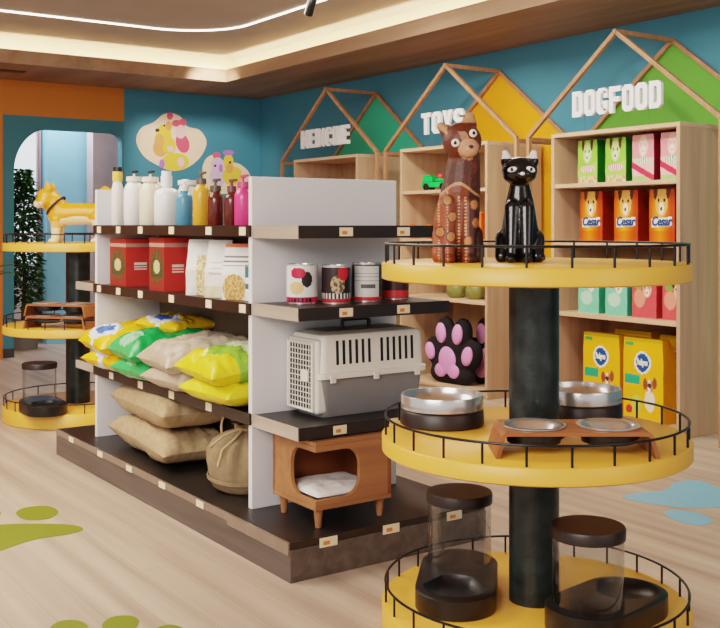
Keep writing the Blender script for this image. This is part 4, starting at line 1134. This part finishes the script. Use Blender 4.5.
for k, x in enumerate((-0.11, 0.11)):
    for j, z in enumerate((MID + 0.0305, MID + 0.1135)):
        lab = ('steel bowl in the %s feeding stand of the far stack, %s hole' % (('lower', 'upper')[j], ('left', 'right')[k]))
        dup(B1, (q[0] + 0.01 * j + x * math.cos(RZ - 0.25), q[1] + x * math.sin(RZ - 0.25), z), 0, lab)

# gravity feeders
def feeder(label, c, b_, z=0.101):
    c, b_ = Vector(c), Vector(b_); d = b_ - c; L = d.length
    t = thing('gravity_feeder', label, 'pet feeder', (c.x, c.y, z), math.atan2(d.y, d.x), 'clear gravity feeders with black bases')
    r = 0.132; P = []
    for k in range(21): a = PI / 2 + PI * k / 20; P.append((r * math.cos(a), r * math.sin(a)))
    for k in range(21): a = -PI / 2 + PI * k / 20; P.append((L + r * math.cos(a), r * math.sin(a)))
    rim = []
    b = MB(); n = len(P)
    hz = lambda u: 0.066 + 0.016 * (1 - max(0, min(1, (u + r) / (L + 2 * r))))
    lo = [b.bm.verts.new((u * 0.985, v * 0.985, 0)) for u, v in P]; lo2 = [b.bm.verts.new((u, v, 0.006)) for u, v in P]
    hi = [b.bm.verts.new((u, v, hz(u) - 0.004)) for u, v in P]
    hi2 = [b.bm.verts.new((L / 2 + (u - L / 2) * 0.975, v * 0.965, hz(u))) for u, v in P]
    b.face(list(reversed(lo)))
    for A_, B_ in ((lo, lo2), (lo2, hi), (hi, hi2)):
        for i in range(n): b.face([A_[i], A_[(i + 1) % n], B_[(i + 1) % n], B_[i]])
    # top with a round hollow at the bowl end: fan between the outline and a circle
    ring = []
    rb = 0.106
    for u, v in P:
        a = math.atan2(v, u - L) if u >= L - 1e-6 else math.atan2(v * 1.0, u - L)
        ring.append(b.bm.verts.new((L + rb * math.cos(a), rb * math.sin(a), hz(L) + 0.001)))
    for i in range(n): b.face([hi2[i], hi2[(i + 1) % n], ring[(i + 1) % n], ring[i]])
    prev = ring
    for rr, zz in ((0.1, 0.06), (0.09, 0.05), (0.072, 0.041), (0.05, 0.036), (0.025, 0.034)):
        cur = [b.bm.verts.new((L + (v_.co.x - L) * rr / rb, v_.co.y * rr / rb, zz)) for v_ in ring]
        for i in range(n): b.face([prev[i], prev[(i + 1) % n], cur[(i + 1) % n], cur[i]])
        prev = cur
    b.face(list(prev))
    b.build('base', 'black_plastic', t, smooth=True, angle=40)
    rc = 0.109
    MB().lathe([(rc, 0.074), (rc, 0.29)], 56).build('clear_cylinder', 'glass', t, smooth=True)
    MB().lathe([(0, 0.286), (0.105, 0.286), (0.114, 0.287), (0.115, 0.316), (0.111, 0.323), (0, 0.324)], 56).build('lid', 'lid_brown', t, smooth=True, angle=50)
    return t
feeder('clear gravity feeder with black lid at the left of the bottom tier', camxy((459.5 - 360) / 1033 * 3.6, 3.6), camxy((455.5 - 360) / 1033 * 3.375, 3.375))
feeder('clear gravity feeder with black lid nearest the front edge, right of the pole', camxy(0.704, 3.19), camxy(0.862, 3.35))
feeder('clear gravity feeder with black lid on the far stand bottom tier', camxy((39.5 - 360) / 1033 * 6.95, 6.95), camxy((52 - 360) / 1033 * 6.95, 6.95 - 0.12))

# ------------------------------------------------------------------ decals on wall and floor
def crop(u, v): p = on_x(125 + u / 5.23, 105 + v / 5.23, LW); return (p.y, p.z)
def shape(b, mi, pts, d0, d1):
    b.mi = mi; b.prism([crop(u, v) for u, v in reversed(pts)] if False else [crop(u, v) for u, v in pts], lambda y, z, k: (k, y, z), d0, d1)
t = thing('wall_decal', 'large peach blob sticker with a yellow puppy and pink bow', 'sticker', (0, 0, 0))
b = MB(); shape(b, 0, spline([(58, 185), (85, 120), (150, 90), (195, 52), (240, 42), (290, 62), (325, 112), (390, 132), (426, 195), (395, 270), (330, 325), (255, 345), (175, 318), (95, 265)]), LW + 0.001, LW + 0.004); b.build('backing', 'peach', t)
b = MB(); e = ellipse; zd = 0
for mi, pts, k in ((1, e(185, 225, 40, 45), 1), (0, e(200, 165, 42, 62), 2), (0, e(230, 215, 34, 45), 2), (0, e(262, 298, 72, 46), 2), (1, e(178, 190, 26, 40), 3), (2, e(300, 200, 34, 52, 28, -0.3), 3), (2, e(268, 96, 24, 18), 3),
        (2, e(300, 92, 20, 20), 3), (2, e(234, 58, 16, 20), 3), (3, e(290, 140, 26, 36), 4), (1, e(228, 110, 16, 24), 3), (4, e(168, 132, 11, 9), 5), (4, e(204, 108, 5, 6), 5), (5, e(192, 308, 14, 24), 3), (3, e(236, 230, 18, 16), 4), (3, e(290, 300, 18, 26), 4)):
    zd += 0.0004; shape(b, mi, pts, LW + 0.003, LW + 0.0045 + zd)
b.build('puppy_picture', ['pup_yellow', 'pup_orange', 'pup_pink', 'pup_blush', 'pup_dark', 'pup_purple'], t)
t = thing('wall_decal', 'smaller peach blob sticker with a lilac and a yellow puppy', 'sticker', (0, 0, 0))
b = MB(); shape(b, 0, spline([(404, 340), (425, 280), (470, 262), (520, 300), (590, 305), (645, 350), (655, 410), (600, 450), (500, 465), (425, 430)]), LW + 0.001, LW + 0.004); b.build('backing', 'peach', t)
b = MB(); zd = 0
for mi, pts, k in ((3, e(485, 375, 44, 52), 1), (2, e(478, 265, 20, 18), 2), (3, e(482, 310, 34, 36), 2), (4, e(500, 330, 10, 22), 3), (0, e(560, 370, 52, 50), 1), (0, e(540, 300, 26, 44), 2), (4, e(540, 250, 30, 14), 3), (1, e(545, 330, 20, 26), 3), (5, e(470, 318, 6, 7), 4), (5, e(548, 300, 6, 7), 4)):
    zd += 0.0004; shape(b, mi, pts, LW + 0.003, LW + 0.0045 + zd)
b.build('puppy_picture', ['pup_yellow', 'pup_orange', 'pup_pink', 'pup_lilac', 'pup_purple', 'pup_dark'], t)

def floor_paw(label, m, pieces):
    b = MB()
    for pts in pieces: b.prism([(p.x, p.y) for p in (on_z(x, y, 0) for x, y in pts)], lambda u, v, k: (u, v, k), 0.0004, 0.0016)
    o = b.build('floor_decal', m, None); return tag(o, label, 'floor sticker')
floor_paw('olive green paw print sticker on the floor before the far stand', 'decal_green', [
    spline([(-40, 536), (-8, 526), (30, 524), (70, 525), (83, 529.5), (66, 535), (34, 540), (0, 551), (-40, 566), (-75, 566)]), spline([(16, 513), (27, 507.5), (48, 506.5), (58, 512), (48, 519), (26, 520)]), spline([(-44, 516), (-28, 508), (-6, 509), (1, 514), (-10, 520), (-32, 522)])])
floor_paw('olive green paw print sticker at the bottom edge of the floor view', 'decal_green', [
    spline([(102, 626), (112, 617.5), (130, 616), (139, 621), (133, 630), (112, 634)]), spline([(50, 629), (60, 621.5), (78, 621), (88, 627), (78, 634), (58, 636)]),
    spline([(30, 668), (70, 650), (120, 648), (150, 656), (140, 674), (90, 690), (40, 690)]), spline([(155, 630), (170, 625), (185, 630), (178, 640), (160, 640)])])
floor_paw('pale blue paw print sticker on the floor by the bag cabinet', 'decal_blue', [
    spline([(622, 497), (640, 493), (665, 490), (676, 482.5), (700, 481), (722, 490), (742, 498), (730, 506), (690, 508), (645, 503)]), spline([(664, 513), (676, 510), (700, 514), (712, 521), (700, 525.5), (676, 521)]), spline([(745, 500), (756, 506), (778, 507), (786, 498), (772, 490), (752, 492)])])

# ------------------------------------------------------------------ plants
def leaf(b, c, d, s, w):
    d = Vector(d).normalized(); a = d.cross(Vector((0, 0, 1)))
    a = a.normalized() if a.length > 0.05 else Vector((1, 0, 0)); n = a.cross(d); c = Vector(c)
    v = [b.bm.verts.new(p) for p in (c, c + d * s * 0.45 + a * w + n * w * 0.3, c + d * s - n * s * 0.15, c + d * s * 0.45 - a * w + n * w * 0.3)]; b.face(v)
pc = on_x(23, 250, -11.35)
t = thing('indoor_tree', 'bushy dark green indoor tree in front of the window beyond the opening', 'plant', (-11.35, pc.y, 0))
MB().lathe([(0, 0), (0.15, 0), (0.19, 0.3), (0.17, 0.3), (0, 0.27)], 28).build('pot', 'pot', t, smooth=True, angle=50)
MB().tube([(0, 0, 0.27), (0.02, 0.01, 0.8), (-0.01, 0.0, 1.3), (0.0, 0.02, 1.75)], [0.025, 0.02, 0.016, 0.008]).build('trunk', 'bark', t, smooth=True)
b = MB()
for i in range(1500):
    z = random.uniform(0.45, 1.95); R = 0.15 * math.sin(PI * min(1, (2.0 - z) / 1.1) * 0.5) + 0.02
    a = random.uniform(0, 2 * PI); rr = R * random.random() ** 0.5
    leaf(b, (rr * math.cos(a), rr * math.sin(a), z), (math.cos(a) + random.uniform(-.5, .5), math.sin(a) + random.uniform(-.5, .5), random.uniform(-0.6, 0.7)), random.uniform(0.07, 0.13), random.uniform(0.018, 0.03))
b.build('foliage', 'leaf', t)
pc = camxy((-36 - 360) / 1033 * 8.0, 8.0)
t = thing('potted_palm', 'long leaved palm whose leaf tips reach in at the left edge', 'plant', (pc[0], pc[1], 0))
MB().lathe([(0, 0), (0.16, 0), (0.2, 0.34), (0.18, 0.34), (0, 0.3)], 28).build('pot', 'pot', t, smooth=True, angle=50)
MB().tube([(0, 0, 0.3), (0, 0.01, 0.8)], [0.03, 0.02]).build('stem', 'bark', t, smooth=True)
for k in range(14):
    a = 2 * PI * k / 14 + 0.2; L_ = random.uniform(0.36, 0.46); b = MB(); n = 8; pr = None
    for i in range(n + 1):
        s = i / n; d = Vector((math.cos(a), math.sin(a), 0)); q = d * L_ * s + Vector((0, 0, 0.78 + 0.5 * s * (1 - 0.62 * s) + 0.02 * k * (k % 2)))
        w = 0.045 * math.sin(PI * (0.08 + 0.9 * s)); sd = Vector((-d.y, d.x, 0)) * w
        cur = [b.bm.verts.new(q - sd), b.bm.verts.new(q + Vector((0, 0, -w * 0.3))), b.bm.verts.new(q + sd)]
        if pr: b.face([pr[0], pr[1], cur[1], cur[0]]); b.face([pr[1], pr[2], cur[2], cur[1]])
        pr = cur
    b.build('leaf', 'leaf', t, smooth=True)

# ------------------------------------------------------------------ lights
def area(loc, size, power, col, target=None, sy=None, spread=None):
    l = bpy.data.lights.new('area', 'AREA'); l.energy = power; l.color = lin(col); l.size = size
    if sy: l.shape = 'RECTANGLE'; l.size_y = sy
    if spread: l.spread = spread
    o = bpy.data.objects.new('area_lamp', l); C.objects.link(o); o.location = loc
    d = (Vector(target) - Vector(loc)) if target else Vector((0, 0, -1))
    o.rotation_euler = d.to_track_quat('-Z', 'Y').to_euler()
    return o
def spot(loc, target, power, col, ang=60, blend=0.6, rad=0.06):
    l = bpy.data.lights.new('spot', 'SPOT'); l.energy = power; l.color = lin(col); l.spot_size = math.radians(ang); l.spot_blend = blend; l.shadow_soft_size = rad
    o = bpy.data.objects.new('spot_lamp', l); C.objects.link(o); o.location = loc
    o.rotation_euler = (Vector(target) - Vector(loc)).to_track_quat('-Z', 'Y').to_euler()
    return o
WARM = (255, 242, 228)
area((-1.2, -1.2, 3.02), 2.6, 240, (255, 246, 238), (-3.2, 1.6, 0.6))
area((-5.5, 0.2, 3.05), 2.4, 150, WARM)
area((-5.6, 3.9, 3.05), 3.0, 80, WARM, sy=0.8)
area((1.0, 3.0, 2.7), 1.8, 25, (255, 240, 226), (-3.0, 3.5, 0.8))
spot((-3.4, 3.6, 3.0), (-4.6, 5.6, 1.2), 90, WARM, 75)
spot((-5.6, 3.8, 3.0), (-6.6, 5.8, 1.4), 70, WARM, 70)
spot((-9.0, 4.6, 3.0), (-10.68, 5.2, 2.1), 120, WARM, 60)
spot((-2.2, 2.9, 3.03), (-3.1, 4.3, 0), 110, WARM, 70, 0.9)
spot((-3.6, -0.6, 3.0), (-5.0, 1.35, 0), 140, WARM, 62, 0.9)
area((-11.5, 3.7, 2.9), 0.8, 50, (240, 244, 255))  # added light to brighten the space beyond the opening, no fixture there

w = bpy.data.worlds.new('World'); SC.world = w; w.use_nodes = True
bg = w.node_tree.nodes['Background']; bg.inputs['Color'].default_value = lin((255, 250, 248)) + (1,); bg.inputs['Strength'].default_value = 0.72

# ------------------------------------------------------------------ camera
cam = bpy.data.cameras.new('Camera'); co = bpy.data.objects.new('Camera', cam); C.objects.link(co)
co.location = (0, 0, H)
co.rotation_euler = Vector((EX[1], EY[1], 0)).to_track_quat('-Z', 'Y').to_euler()
cam.sensor_width = 36; cam.lens = 36 * 1033 / 720.0
cam.shift_y = -(314 - 225) / 720.0
cam.clip_start = 0.05
SC.camera = co
SC.view_settings.view_transform = 'Filmic'
SC.view_settings.look = 'Medium High Contrast'
SC.view_settings.exposure = 0.15
SC.cycles.use_denoising = True
SC.cycles.max_bounces = 8
SC.cycles.transparent_max_bounces = 12
SC.cycles.sample_clamp_indirect = 6
